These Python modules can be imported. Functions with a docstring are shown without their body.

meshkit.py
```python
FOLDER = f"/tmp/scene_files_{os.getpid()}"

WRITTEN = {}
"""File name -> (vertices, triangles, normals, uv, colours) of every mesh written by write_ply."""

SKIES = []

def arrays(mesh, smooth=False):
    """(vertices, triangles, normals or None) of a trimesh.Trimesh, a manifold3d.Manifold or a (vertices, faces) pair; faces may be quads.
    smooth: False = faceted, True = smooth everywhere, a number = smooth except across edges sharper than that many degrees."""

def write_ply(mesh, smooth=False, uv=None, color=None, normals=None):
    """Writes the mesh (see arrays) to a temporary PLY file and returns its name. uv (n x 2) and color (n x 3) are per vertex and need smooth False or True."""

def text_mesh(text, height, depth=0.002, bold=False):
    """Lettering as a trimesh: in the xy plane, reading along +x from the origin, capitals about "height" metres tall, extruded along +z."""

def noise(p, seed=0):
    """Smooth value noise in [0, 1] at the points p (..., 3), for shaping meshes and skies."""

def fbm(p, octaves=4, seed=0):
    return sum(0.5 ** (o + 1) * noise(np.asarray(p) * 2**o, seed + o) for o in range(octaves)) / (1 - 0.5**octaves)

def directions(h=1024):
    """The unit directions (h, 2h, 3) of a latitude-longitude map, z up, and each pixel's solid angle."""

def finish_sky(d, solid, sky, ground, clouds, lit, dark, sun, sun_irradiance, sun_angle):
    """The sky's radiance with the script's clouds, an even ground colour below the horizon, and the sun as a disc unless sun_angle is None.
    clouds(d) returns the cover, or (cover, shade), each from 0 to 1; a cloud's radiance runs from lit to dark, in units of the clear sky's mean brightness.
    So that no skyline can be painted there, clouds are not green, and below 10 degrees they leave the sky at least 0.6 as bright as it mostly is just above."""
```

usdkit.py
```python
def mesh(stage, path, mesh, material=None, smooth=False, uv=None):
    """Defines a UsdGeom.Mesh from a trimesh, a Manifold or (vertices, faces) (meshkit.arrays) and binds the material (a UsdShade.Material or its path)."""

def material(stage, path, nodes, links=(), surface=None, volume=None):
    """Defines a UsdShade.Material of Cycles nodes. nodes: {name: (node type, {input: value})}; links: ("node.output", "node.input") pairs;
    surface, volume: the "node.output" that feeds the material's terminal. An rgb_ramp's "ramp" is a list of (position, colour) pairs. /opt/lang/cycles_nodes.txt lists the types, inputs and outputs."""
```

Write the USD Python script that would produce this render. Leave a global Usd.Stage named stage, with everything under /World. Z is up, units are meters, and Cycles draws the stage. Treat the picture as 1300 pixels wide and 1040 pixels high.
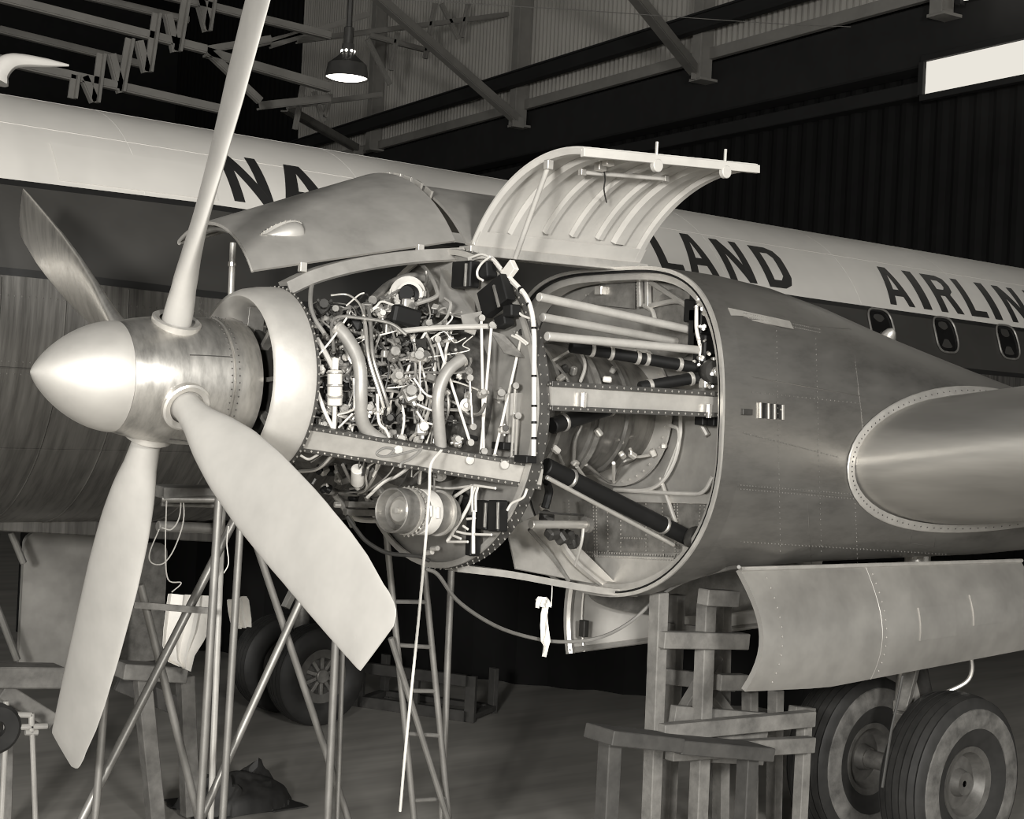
import math, random
import numpy as np, trimesh, usdkit, meshkit
from pxr import Usd, UsdGeom, UsdLux, UsdShade, Gf, Sdf

stage = Usd.Stage.CreateInMemory()
UsdGeom.SetStageUpAxis(stage, UsdGeom.Tokens.z)
UsdGeom.SetStageMetersPerUnit(stage, 1.0)
UsdGeom.Xform.Define(stage, '/World')
UsdGeom.Scope.Define(stage, '/World/Looks')

# ------------------------------------------------------------------ camera
# x runs aft along the aircraft, y inboard (away from the camera), z up.
FPX, PHI, PITCH, ROLL = 1881.3, .9019, -.0009, .0496
HUB = 2.88                                   # height of the propeller axis
EYE = np.array([-2.807, -6.018, HUB - .051])
FW = np.array([math.cos(PHI), math.sin(PHI), 0.]); RT = np.array([math.sin(PHI), -math.cos(PHI), 0.]); UP = np.array([0, 0, 1.])
FW, UP = math.cos(PITCH) * FW + math.sin(PITCH) * UP, math.cos(PITCH) * UP - math.sin(PITCH) * FW
RT, UP = math.cos(ROLL) * RT + math.sin(ROLL) * UP, math.cos(ROLL) * UP - math.sin(ROLL) * RT
cam = UsdGeom.Camera.Define(stage, '/World/camera')
cam.CreateHorizontalApertureAttr(36.0); cam.CreateVerticalApertureAttr(28.8)
cam.CreateFocalLengthAttr(36.0 * FPX / 1300)
cam.CreateClippingRangeAttr(Gf.Vec2f(.1, 200))
M4 = np.eye(4); M4[0, :3], M4[1, :3], M4[2, :3], M4[3, :3] = RT, UP, -FW, EYE
cam.AddTransformOp().Set(Gf.Matrix4d(*M4.ravel().tolist()))
cam.CreateExposureAttr(0.35)

# ------------------------------------------------------------------ light
dome = UsdLux.DomeLight.Define(stage, '/World/sky_dome')
dome.CreateIntensityAttr(0.10); dome.CreateColorAttr(Gf.Vec3f(1, .99, .94))

def V3(*a): return np.array(a, float)
def lamp_rect(name, pos, target, w, h, power, col=(1, .98, .94)):
    l = UsdLux.RectLight.Define(stage, '/World/' + name)
    pos, target = np.array(pos, float), np.array(target, float)
    zc = pos - target; zc /= np.linalg.norm(zc)
    xc = np.cross([0, 0, 1.], zc); xc /= np.linalg.norm(xc); yc = np.cross(zc, xc)
    m = np.eye(4); m[0, :3], m[1, :3], m[2, :3], m[3, :3] = xc, yc, zc, pos
    l.AddTransformOp().Set(Gf.Matrix4d(*m.ravel().tolist()))
    l.CreateWidthAttr(w); l.CreateHeightAttr(h); l.CreateIntensityAttr(power); l.CreateColorAttr(Gf.Vec3f(*col))
    return l
# the photographer's two floods: the key just left of the camera, a softer one to the right
lamp_rect('flood_key', EYE - FW * 3.0 - RT * 2.0 + V3(0, 0, .9), (2.2, 0, 2.8), .9, .9, 330)
lamp_rect('flood_fill', EYE - FW * 2.0 + RT * 3.5 + V3(0, 0, 1.6), (4, 0, 2.7), 1.2, 1.2, 150)

# ------------------------------------------------------------------ measuring helpers
def ray(px, py): return FW + RT * (px - 650) / FPX - UP * (py - 520) / FPX
def on(px, py, ax, v):
    d = ray(px, py); i = 'xyz'.index(ax)
    return EYE + d * (v - EYE[i]) / d[i]
def at_depth(px, py, dist):
    d = ray(px, py); return EYE + d / np.linalg.norm(d[:2]) * dist
BX0, BX1 = .54, 1.55
def rn(x): return np.interp(x, [.3, BX0, BX1, 2.7], [.36, .405, .79, .9])
def zn(x): return HUB + np.interp(x, [.3, BX0, BX1, 2.7], [.03, .03, -.07, -.16])
def nac(px, py, k=1.0, xr=None):
    """the near point of the engine bay's tapering envelope (scaled by k) that this measurement falls on"""
    d = ray(px, py)
    t = np.linspace(4.6, 8.6, 900)
    p = EYE + d * t[:, None]
    r = np.hypot(p[:, 1], p[:, 2] - zn(p[:, 0])) - k * rn(p[:, 0])
    hit = np.nonzero(r < 0)[0]
    return p[hit[0]] if len(hit) else p[r.argmin()]

# ------------------------------------------------------------------ prims
BASE, COUNT = {}, {}
def numbered(parent, name):
    n = COUNT.get((parent, name), 0); COUNT[(parent, name)] = n + 1
    return f'{parent}/{name}' + (f'_{n:03d}' if n else '')
def tag(path, label=None, cat=None, group=None, kind=None):
    pr = stage.GetPrimAtPath(path)
    for k, v in (('label', label), ('category', cat), ('group', group), ('kind', kind)):
        if v: pr.SetCustomDataByKey(k, v)
def thing(name, label, cat, loc=(0, 0, 0), group=None, kind=None):
    path = numbered('/World', name)
    x = UsdGeom.Xform.Define(stage, path); x.AddTranslateOp().Set(Gf.Vec3d(*map(float, loc)))
    BASE[path] = np.array(loc, float); tag(path, label, cat, group, kind)
    return path
def obj(parent, name, mesh, mat, smooth=35, label=None, kind=None):
    parent = parent or '/World'
    root = '/'.join(parent.split('/')[:3])
    base = BASE.get(root, np.zeros(3))
    path = numbered(parent, name)
    if isinstance(mesh, (list,)): mesh = trimesh.util.concatenate(mesh)
    m = mesh.copy(); m.apply_translation(-base)
    usdkit.mesh(stage, path, m, M[mat], smooth=smooth)
    tag(path, label=label, kind=kind)
    return path

# ------------------------------------------------------------------ shapes
def V(*a): return np.array(a, float)
def unit(v): v = np.asarray(v, float); return v / max(np.linalg.norm(v), 1e-12)
def tri(v, f):
    f = np.asarray(f)
    if f.shape[1] == 4: f = np.vstack([f[:, [0, 1, 2]], f[:, [0, 2, 3]]])
    return trimesh.Trimesh(np.asarray(v, float), f, process=False)
def fixn(m):
    m.fix_normals(); return m
def spline(pts, k=6):
    p = np.asarray(pts, float)
    if len(p) < 3: return p
    q = np.vstack([2 * p[0] - p[1], p, 2 * p[-1] - p[-2]])
    out = []
    for i in range(1, len(q) - 2):
        a, b, c, d = q[i - 1:i + 3]
        for t in np.arange(k) / k:
            out.append(.5 * (2 * b + (c - a) * t + (2 * a - 5 * b + 4 * c - d) * t * t + (3 * b - a - 3 * c + d) * t ** 3))
    out.append(p[-1])
    return np.array(out)
def tube(pts, r, n=8, k=6, smooth=True):
    p = spline(pts, k) if smooth else np.asarray(pts, float)
    m = len(p)
    T = np.gradient(p, axis=0); T /= np.maximum(np.linalg.norm(T, axis=1, keepdims=True), 1e-9)
    nrm = unit(np.cross(T[0], [0.13, .21, .97])); rows = []
    rr = np.broadcast_to(np.asarray(r, float), (m,)) if np.ndim(r) == 0 else np.interp(np.linspace(0, 1, m), np.linspace(0, 1, len(r)), r)
    for i in range(m):
        nrm = unit(nrm - T[i] * nrm.dot(T[i])); b = np.cross(T[i], nrm)
        a = np.arange(n) / n * 2 * np.pi
        rows.append(p[i] + rr[i] * (np.cos(a)[:, None] * nrm + np.sin(a)[:, None] * b))
    v = np.vstack(rows + [p[:1], p[-1:]]); f = []
    for i in range(m - 1):
        for j in range(n):
            a, b = i * n + j, i * n + (j + 1) % n
            f += [[a, b, b + n], [a, b + n, a + n]]
    c0, c1 = m * n, m * n + 1
    for j in range(n):
        f += [[c0, (j + 1) % n, j], [c1, (m - 1) * n + j, (m - 1) * n + (j + 1) % n]]
    return tri(v, f)
def lathe(prof, c=(0, 0, 0), axis='x', n=48, a0=0, a1=2 * np.pi, closed=False):
    """prof: (along, radius) pairs, turned about an axis through c"""
    prof = np.asarray(prof, float); full = abs(a1 - a0 - 2 * np.pi) < 1e-6
    a = np.linspace(a0, a1, n, endpoint=not full); m = len(prof)
    ca, sa = np.cos(a), np.sin(a); v = []
    for s, r in prof:
        o = np.zeros((n, 3))
        if axis == 'x': o[:, 0] = s; o[:, 1] = r * ca; o[:, 2] = r * sa
        elif axis == 'y': o[:, 1] = s; o[:, 2] = r * ca; o[:, 0] = r * sa
        else: o[:, 2] = s; o[:, 0] = r * ca; o[:, 1] = r * sa
        v.append(o + c)
    f = []
    for i in range(m if closed else m - 1):
        i2 = (i + 1) % m
        for j in range(n if full else n - 1):
            j2 = (j + 1) % n
            f.append([i * n + j, i * n + j2, i2 * n + j2, i2 * n + j])
    return fixn(tri(np.vstack(v), f))
def lathe_dir(prof, c, d, n=20, closed=False):
    m = lathe(prof, (0, 0, 0), 'z', n, closed=closed)
    R = trimesh.geometry.align_vectors([0, 0, 1], unit(d)); m.apply_transform(R); m.apply_translation(c)
    return m
def cyl(p, q, r, n=16, bev=.12):
    p, q = np.asarray(p, float), np.asarray(q, float); L = np.linalg.norm(q - p); b = min(bev * r, L * .3)
    return lathe_dir([(0, 1e-5), (0, r - b), (b, r), (L - b, r), (L, r - b), (L, 1e-5)], p, q - p, n)
def bbox(c, ext, R=None, bev=.08):
    """a box with chamfered edges"""
    e = np.asarray(ext, float) / 2; b = min(e) * 2 * bev
    pts = []
    for s in np.ndindex(2, 2, 2):
        s = np.array(s) * 2 - 1
        for k in range(3):
            d = e - b; d[k] = e[k]; pts.append(s * d)
    m = trimesh.convex.convex_hull(np.array(pts))
    if R is not None:
        T = np.eye(4); T[:3, :3] = R; m.apply_transform(T)
    m.apply_translation(c); return m
def beam(p, q, w, h, up=(0, 0, 1), bev=.06):
    """a squared bar from p to q, w across, h along up"""
    p, q = np.asarray(p, float), np.asarray(q, float); d = q - p; L = np.linalg.norm(d); z = d / L
    x = np.cross(up, z)
    if np.linalg.norm(x) < 1e-6: x = np.cross([1, 0, 0], z)
    x = unit(x); y = np.cross(z, x)
    return bbox((p + q) / 2, (w, h, L), np.stack([x, y, z], 1), bev)
def angle_bar(p, q, w, t, up=(0, 0, 1)):
    p, q = np.asarray(p, float), np.asarray(q, float); z = unit(q - p); x = np.cross(up, z)
    if np.linalg.norm(x) < 1e-6: x = np.cross([1, 0, 0], z)
    x = unit(x); y = np.cross(z, x)
    return trimesh.util.concatenate([beam(p + x * w / 2, q + x * w / 2, w, t, y), beam(p + y * w / 2, q + y * w / 2, t, w, y)])
def sheet(G, t):
    """a solid sheet from a grid of points (a, b, 3), thickened by t behind"""
    G = np.asarray(G, float); a, b = G.shape[:2]
    du = np.gradient(G, axis=0); dv = np.gradient(G, axis=1); N = np.cross(du, dv); N /= np.maximum(np.linalg.norm(N, axis=2, keepdims=True), 1e-9)
    v = np.vstack([G.reshape(-1, 3), (G - N * t).reshape(-1, 3)]); n = a * b; f = []
    for i in range(a - 1):
        for j in range(b - 1):
            q = [i * b + j, (i + 1) * b + j, (i + 1) * b + j + 1, i * b + j + 1]
            f.append(q); f.append([x + n for x in q[::-1]])
    rim = [(i, 0) for i in range(a)] + [(a - 1, j) for j in range(1, b)] + [(i, b - 1) for i in range(a - 2, -1, -1)] + [(0, j) for j in range(b - 2, 0, -1)]
    ids = [i * b + j for i, j in rim]
    for k in range(len(ids)):
        p, q = ids[k], ids[(k + 1) % len(ids)]
        f.append([q, p, p + n, q + n])
    return fixn(tri(v, f))
def quad_sheet(p, t, nu=2, nv=2):
    """p: four corners in order round the sheet"""
    p = np.asarray(p, float); u = np.linspace(0, 1, nu)[:, None, None]; w = np.linspace(0, 1, nv)[None, :, None]
    return sheet(p[0] * (1 - u) * (1 - w) + p[1] * (1 - u) * w + p[2] * u * w + p[3] * u * (1 - w), t)
_r = trimesh.creation.icosphere(1, 1.0)
_oct = trimesh.Trimesh([[1, 0, 0], [-1, 0, 0], [0, 1, 0], [0, -1, 0], [0, 0, 1], [0, 0, -1]], [[0, 2, 4], [2, 1, 4], [1, 3, 4], [3, 0, 4], [2, 0, 5], [1, 2, 5], [3, 1, 5], [0, 3, 5]], process=False)
def studs(pts, r):
    P_ = np.asarray(pts, float); v = (P_[:, None, :] + _oct.vertices[None] * r).reshape(-1, 3)
    f = (np.arange(len(P_))[:, None, None] * 6 + _oct.faces[None]).reshape(-1, 3)
    return tri(v, f)
def line(p, q, n): return np.asarray(p) + (np.asarray(q) - np.asarray(p)) * np.linspace(0, 1, n)[:, None]
def extrude_poly(pts, z0, z1):
    from shapely.geometry import Polygon
    m = trimesh.creation.extrude_polygon(Polygon(pts), z1 - z0, engine='earcut'); m.apply_translation([0, 0, z0]); return m
def swap(m, cols):
    v = m.vertices[:, cols].copy(); return fixn(trimesh.Trimesh(v, m.faces, process=False))

# ------------------------------------------------------------------ materials: the print is a warm monochrome
M = {}
TONE = np.array([1.0, .965, .90])
def tone(g, k=1.0): return tuple(float(x) for x in g * (1 + (TONE - 1) * k))
def mat(name, lo, hi=None, metal=0., rough=.5, scale=6., stretch=(1, 1, 1), bump=0., bscale=60., detail=5., k=1.0, spec=.5, coat=0., rvar=.0, aniso=0.):
    hi = lo if hi is None else hi
    nodes = {'g': ('texture_coordinate', {}), 'mp': ('mapping', {'mapping_type': 'point', 'scale': tuple(float(s) for s in stretch)}),
             'n': ('noise_texture', {'scale': float(scale), 'detail': float(detail), 'roughness': .62}),
             'r': ('rgb_ramp', {'ramp': [(.28, tone(lo, k)), (.72, tone(hi, k))]}),
             'p': ('principled_bsdf', {'metallic': metal, 'roughness': rough, 'specular_ior_level': spec, 'coat_weight': coat})}
    links = [('g.object', 'mp.vector'), ('mp.vector', 'n.vector'), ('n.fac', 'r.fac'), ('r.color', 'p.base_color')]
    if rvar:
        nodes['mr'] = ('map_range', {'from_min': .3, 'from_max': .7, 'to_min': rough - rvar, 'to_max': rough + rvar})
        links += [('n.fac', 'mr.value'), ('mr.result', 'p.roughness')]
    if bump:
        nodes['n2'] = ('noise_texture', {'scale': float(bscale), 'detail': 4.0}); nodes['b'] = ('bump', {'strength': float(bump), 'distance': .004})
        links += [('mp.vector', 'n2.vector'), ('n2.fac', 'b.height'), ('b.normal', 'p.normal')]
    M[name] = usdkit.material(stage, '/World/Looks/' + name, nodes, links, surface='p.BSDF')
    return M[name]
def emit(name, col, strength):
    M[name] = usdkit.material(stage, '/World/Looks/' + name, {'e': ('emission', {'color': col, 'strength': float(strength)})}, surface='e.emission')

mat('blade_paint', .37, .44, rough=.45, scale=5, bump=.12, bscale=40)
mat('blade_metal', .45, .6, metal=.85, rough=.36, scale=4, stretch=(3, 3, .6), rvar=.08)
mat('spinner_metal', .50, .57, metal=.6, rough=.56, scale=6, rvar=.03)
mat('hub_metal', .36, .62, metal=.85, rough=.36, scale=5, stretch=(3, 1, 1), rvar=.08)
mat('bowl_metal', .50, .62, metal=.5, rough=.50, scale=5, rvar=.05, bump=.1)
mat('cowl_metal', .36, .50, metal=.45, rough=.42, scale=3.5, rvar=.08, bump=.12, bscale=30)
mat('door_paint', .44, .52, rough=.48, scale=5, bump=.06)
mat('nacelle_metal', .185, .25, metal=.72, rough=.36, scale=2.2, stretch=(1, 1, 3.2), rvar=.09, bump=.10, bscale=14)
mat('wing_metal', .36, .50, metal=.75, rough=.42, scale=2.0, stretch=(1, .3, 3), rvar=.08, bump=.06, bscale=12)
mat('gear_door_metal', .30, .44, metal=.55, rough=.45, scale=3, rvar=.07, bump=.1, bscale=20)
mat('white_paint', .60, .66, rough=.42, scale=2.0, bump=.05, bscale=8, detail=3)
mat('band_paint', .040, .050, rough=.34, scale=3, k=1.1)
mat('black_paint', .012, .016, rough=.4, scale=3, k=.4)
mat('letter_paint', .016, .022, rough=.45, scale=3, k=.4)
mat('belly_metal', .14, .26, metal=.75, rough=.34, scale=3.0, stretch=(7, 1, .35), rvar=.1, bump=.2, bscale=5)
mat('frame_metal', .42, .56, metal=.5, rough=.40, scale=9, rvar=.05)
mat('flange_metal', .06, .10, metal=.4, rough=.45, scale=9)
mat('bright_metal', .60, .75, metal=.7, rough=.32, scale=9)
mat('dull_metal', .18, .34, metal=.55, rough=.42, scale=14, rvar=.08)
mat('bulkhead_metal', .28, .40, metal=.4, rough=.46, scale=6, bump=.08)
mat('jetpipe_metal', .13, .26, metal=.75, rough=.38, scale=6, stretch=(3, 1, 1), rvar=.08)
mat('core_metal', .05, .22, metal=.6, rough=.45, scale=14, bump=.3)
mat('dark_metal', .03, .06, metal=.4, rough=.45, scale=10)
mat('black_plastic', .007, .010, rough=.55, scale=10, k=.3, spec=.25)
mat('white_sleeve', .60, .70, rough=.5, scale=20)
mat('strut_paint', .42, .52, rough=.42, scale=10, metal=.2)
mat('hose_grey', .26, .34, rough=.42, scale=18, metal=.2)
mat('rubber', .016, .034, rough=.6, scale=8, k=.8)
mat('tyre_dust', .05, .19, rough=.7, scale=9, k=1.0)
mat('rim_metal', .10, .2, metal=.5, rough=.45, scale=9)
mat('stand_steel', .20, .32, metal=.5, rough=.42, scale=10, stretch=(1, 1, .5))
mat('timber', .10, .24, rough=.75, scale=7, stretch=(1, 1, 1), bump=.4, bscale=30, k=1.1)
mat('timber_dark', .035, .075, rough=.75, scale=7, bump=.3, bscale=30, k=1.1)
mat('rope', .60, .68, rough=.8, scale=60)
mat('cloth', .72, .80, rough=.85, scale=14, bump=.2)
mat('black_cable', .03, .05, rough=.5, scale=10)
mat('grey_cable', .16, .22, rough=.5, scale=10)
mat('floor_concrete', .26, .44, rough=.55, scale=1.1, stretch=(.35, 2.2, 1), bump=.1, bscale=6, k=1.15)
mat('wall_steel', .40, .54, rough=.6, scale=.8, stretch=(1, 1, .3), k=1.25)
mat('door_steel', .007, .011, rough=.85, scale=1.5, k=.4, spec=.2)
mat('roof_steel', .24, .32, rough=.6, scale=2, k=1.2)
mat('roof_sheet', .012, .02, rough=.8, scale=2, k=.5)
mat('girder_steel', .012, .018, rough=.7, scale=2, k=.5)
mat('lamp_enamel', .03, .05, rough=.4, scale=6)
mat('window_glass_dark', .008, .012, rough=.12, scale=3, k=.4)
emit('lamp_glow', (1, .95, .87), 2.2)
emit('daylight_glass', (.90, .86, .78), .72)

# ================================================================== THE HANGAR
D2 = unit([1.7, 15.1, 0]); W0 = EYE + 7.0 * V(2.861, 2.199, 0); W0[2] = 0      # a point of the back wall; the wall runs along D2
NW = V(D2[1], -D2[0], 0)                                                      # its normal, pointing away from the hall
def wall_pt(px, py, off=0.):
    d = ray(px, py); return EYE + d * (((W0 + NW * off) - EYE) @ NW) / (d @ NW)
def wall_s(p): return float((p - W0) @ D2)
ZB = float(wall_pt(479, 188)[2]); ZR = 17.0; SW = wall_s(wall_pt(380, 140))
obj(None, 'floor', quad_sheet([(-14, -16, 0), (-14, 48, 0), (26, 48, 0), (26, -16, 0)], .2), 'floor_concrete', False); tag('/World/floor', kind='structure')
def corrugated(s0, s1, z0, z1, pitch, dep, off):
    n = int((s1 - s0) / pitch * 4); s = np.linspace(s0, s1, n + 1); k = np.arange(n + 1) % 4
    o = off + np.where((k == 1) | (k == 2), dep, 0.)
    G = np.stack([np.stack([W0 + D2 * a + NW * b + V(0, 0, z) for a, b in zip(s, o)]) for z in (z0, z1)])
    return sheet(G, .02)
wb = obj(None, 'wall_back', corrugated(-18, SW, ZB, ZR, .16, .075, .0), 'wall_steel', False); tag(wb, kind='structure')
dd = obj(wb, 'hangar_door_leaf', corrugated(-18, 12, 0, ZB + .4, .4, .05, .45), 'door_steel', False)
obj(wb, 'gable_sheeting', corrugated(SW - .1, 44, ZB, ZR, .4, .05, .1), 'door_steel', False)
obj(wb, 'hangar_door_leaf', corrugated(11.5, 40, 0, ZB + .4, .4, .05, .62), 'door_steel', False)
def wb_bar(s0, s1, z, w, h, off): return beam(W0 + D2 * s0 + NW * off + V(0, 0, z), W0 + D2 * s1 + NW * off + V(0, 0, z), w, h)
obj(wb, 'sill_rail', wb_bar(-18, SW, ZB + .02, .12, .22, -.1), 'roof_steel')
obj(wb, 'lintel', wb_bar(-18, 40, ZB - .62, .5, 1.0, .2), 'roof_sheet')
zg = float(wall_pt(700, 86, -.6)[2])
obj(wb, 'door_track', wb_bar(-18, 40, ZB - 1.4, .3, .25, .35), 'girder_steel')
cr = thing('crane_girder', 'dark long runway girder fixed along the ribbed upper wall', 'girder', W0 + V(0, 0, 0), kind='structure')
obj(cr, 'web', wb_bar(-18, 40, zg, .10, .30, -.6), 'girder_steel')
obj(cr, 'flange', wb_bar(-18, 40, zg + .15, .2, .04, -.6), 'girder_steel'); obj(cr, 'flange', wb_bar(-18, 40, zg - .15, .2, .04, -.6), 'girder_steel')
# the other walls close the hall off behind the aircraft; it stands open towards the camera
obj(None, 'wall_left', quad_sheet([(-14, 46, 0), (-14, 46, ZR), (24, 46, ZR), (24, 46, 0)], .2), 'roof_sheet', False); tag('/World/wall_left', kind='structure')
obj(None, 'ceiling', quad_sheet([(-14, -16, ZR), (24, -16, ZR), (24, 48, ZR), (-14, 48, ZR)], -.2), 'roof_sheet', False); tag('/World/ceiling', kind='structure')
# columns along the back wall, each with its knee brace
feet = [(475, 191), (659, 161), (893, 103), (1199, 21)]
braces = [((365, 141), (455, 191)), ((479, -2), (658, 155)), ((770, -52), (886, 94)), None]
names = ['farthest, by the lamp', 'second from the lamp', 'third from the lamp', 'nearest, top right']
for i, (ft, br) in enumerate(zip(feet, braces)):
    p = wall_pt(*ft, -.25)
    c = thing('wall_column', f'brown steel column on the ribbed upper wall, the {names[i]}', 'column', p, 'wall columns', 'structure')
    q = p.copy(); q[2] = ZR
    obj(c, 'web', beam(p, q, .06, .34, NW), 'roof_steel')
    obj(c, 'flange', beam(p - NW * .19, q - NW * .19, .26, .04, NW), 'roof_steel')
    obj(c, 'foot_plate', beam(p - V(0, 0, .02), p + V(0, 0, .03), .36, .42, NW), 'roof_steel')
    if br:
        a = wall_pt(*br[1], -.4); b0 = on(*br[0], 'x', a[0] - 4.5)
        obj(c, 'knee_brace', angle_bar(b0, a, .17, .04), 'roof_steel')
        s = a + D2 * .0 + NW * .3
        obj(c, 'gusset', beam(a - V(0, 0, .12), a + V(0, 0, .12), .05, .3, NW), 'roof_steel')
# roof trusses at the top left
YT = 15.0
def roof_thing(name, label, bars, y=None, w=.2, loc=None, cat='roof truss'):
    pts = [(on(*a, 'y', y), on(*b, 'y', y)) for a, b, *_ in bars]
    t = thing(name, label, cat, pts[0][0], kind='structure')
    for (p, q), (_, _, nm, ww) in zip(pts, bars): obj(t, nm, angle_bar(p, q, ww, .04), 'roof_steel')
    return t
roof_thing('roof_truss', 'long steel roof truss of paired angles, over the nose of the fuselage', [
    ((-60, -15), (262, 66), 'chord', .11), ((-60, 66), (300, 146), 'chord', .11),
    ((131, 69), (123, 131), 'web_bar', .095), ((167, 50), (155, 117), 'web_bar', .095), ((201, 18), (190, 92), 'web_bar', .095), ((240, -12), (227, 66), 'web_bar', .095),
    ((139, 69), (152, 118), 'web_bar', .10), ((174, 52), (184, 92), 'web_bar', .10), ((211, 18), (221, 66), 'web_bar', .10), ((98, 96), (94, 126), 'web_bar', .095), ((104, 98), (118, 130), 'web_bar', .1)], YT)
roof_thing('roof_truss', 'upper roof truss crossing the top left corner of the picture', [
    ((272, -5), (265, 40), 'web_bar', .10), ((250, -5), (262, 40), 'web_bar', .12), ((60, -40), (420, 48), 'chord', .11), ((262, 66), (330, 130), 'web_bar', .10), ((262, 66), (345, 52), 'web_bar', .10), ((262, 70), (420, 115), 'chord', .14)], YT + 2)
roof_thing('roof_bracing', 'flat roof bracing bars crossing behind the hanging lamp', [
    ((378, 54), (646, 20), 'bar', .095), ((366, 137), (486, 122), 'bar', .095), ((470, 47), (545, 66), 'bar', .09), ((466, 50), (495, 108), 'bar', .075), ((505, 42), (497, 90), 'bar', .075),
    ((553, 5), (540, 75), 'bar', .075), ((595, 5), (586, 48), 'bar', .075), ((560, 5), (582, 50), 'bar', .075), ((385, 110), (375, 165), 'bar', .075), ((420, 120), (413, 150), 'bar', .075), ((398, 116), (410, 155), 'bar', .075)], 22.0)
roof_thing('roof_bracing', 'thin tie rods and purlins running under the dark roof, left of the lamp', [((300, 66), (400, 40), 'bar', .09), ((330, 138), (420, 128), 'bar', .13), ((0, 40), (180, 84), 'bar', .1), ((100, -5), (240, 28), 'bar', .1), ((345, 60), (470, 20), 'bar', .1)], 19.0)
g = thing('overhead_wire', 'thin pale wire strung across the hall under the roof', 'wire', on(530, 0, 'y', 8.5))
obj(g, 'wire', tube([on(525, 0, 'y', 8.5), on(750, 14, 'y', 8.5), on(1000, 31, 'y', 8.5), on(1080, 34, 'y', 8.5)], .006, 5), 'grey_cable')
# bright openings high in the back wall
w = thing('window_1', 'bright daylit opening high in the dark back wall at the right', 'window', wall_pt(1178, 120), kind='structure')
a, b = wall_pt(1178, 79, -.05), wall_pt(1178, 121, -.05); z1 = a[2]; z0 = b[2]; s1 = wall_s(a); s0 = s1 - 9
def wpt(s, z, o=-.05): return W0 + D2 * s + NW * o + V(0, 0, z)
obj(w, 'pane', quad_sheet([wpt(s0, z0), wpt(s0, z1), wpt(s1, z1), wpt(s1, z0)], .03), 'daylight_glass', False)
for f in (beam(wpt(s0, z1 + .05, -.1), wpt(s1 + .05, z1 + .05, -.1), .12, .1), beam(wpt(s0, z0 - .05, -.1), wpt(s1 + .05, z0 - .05, -.1), .12, .1), beam(wpt(s1 + .05, z0, -.1), wpt(s1 + .05, z1, -.1), .1, .12)):
    obj(w, 'frame', f, 'girder_steel')
w = thing('window_2', 'sliver of bright window at the top right corner', 'window', wall_pt(1240, 3), kind='structure')
a = wall_pt(1225, -2, -.5)
obj(w, 'pane', quad_sheet([wpt(wall_s(a) - 6, wall_pt(1300, 7, -.5)[2], -.5), wpt(wall_s(a) - 6, a[2] + 1.2, -.5), wpt(wall_s(a), a[2] + 1.2, -.5), wpt(wall_s(a), wall_pt(1225, 1, -.5)[2], -.5)], .03), 'daylight_glass', False)
obj(w, 'frame', beam(wpt(wall_s(a) + .05, a[2] - .1, -.55), wpt(wall_s(a) + .05, a[2] + 1.2, -.55), .1, .12), 'girder_steel')
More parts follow.
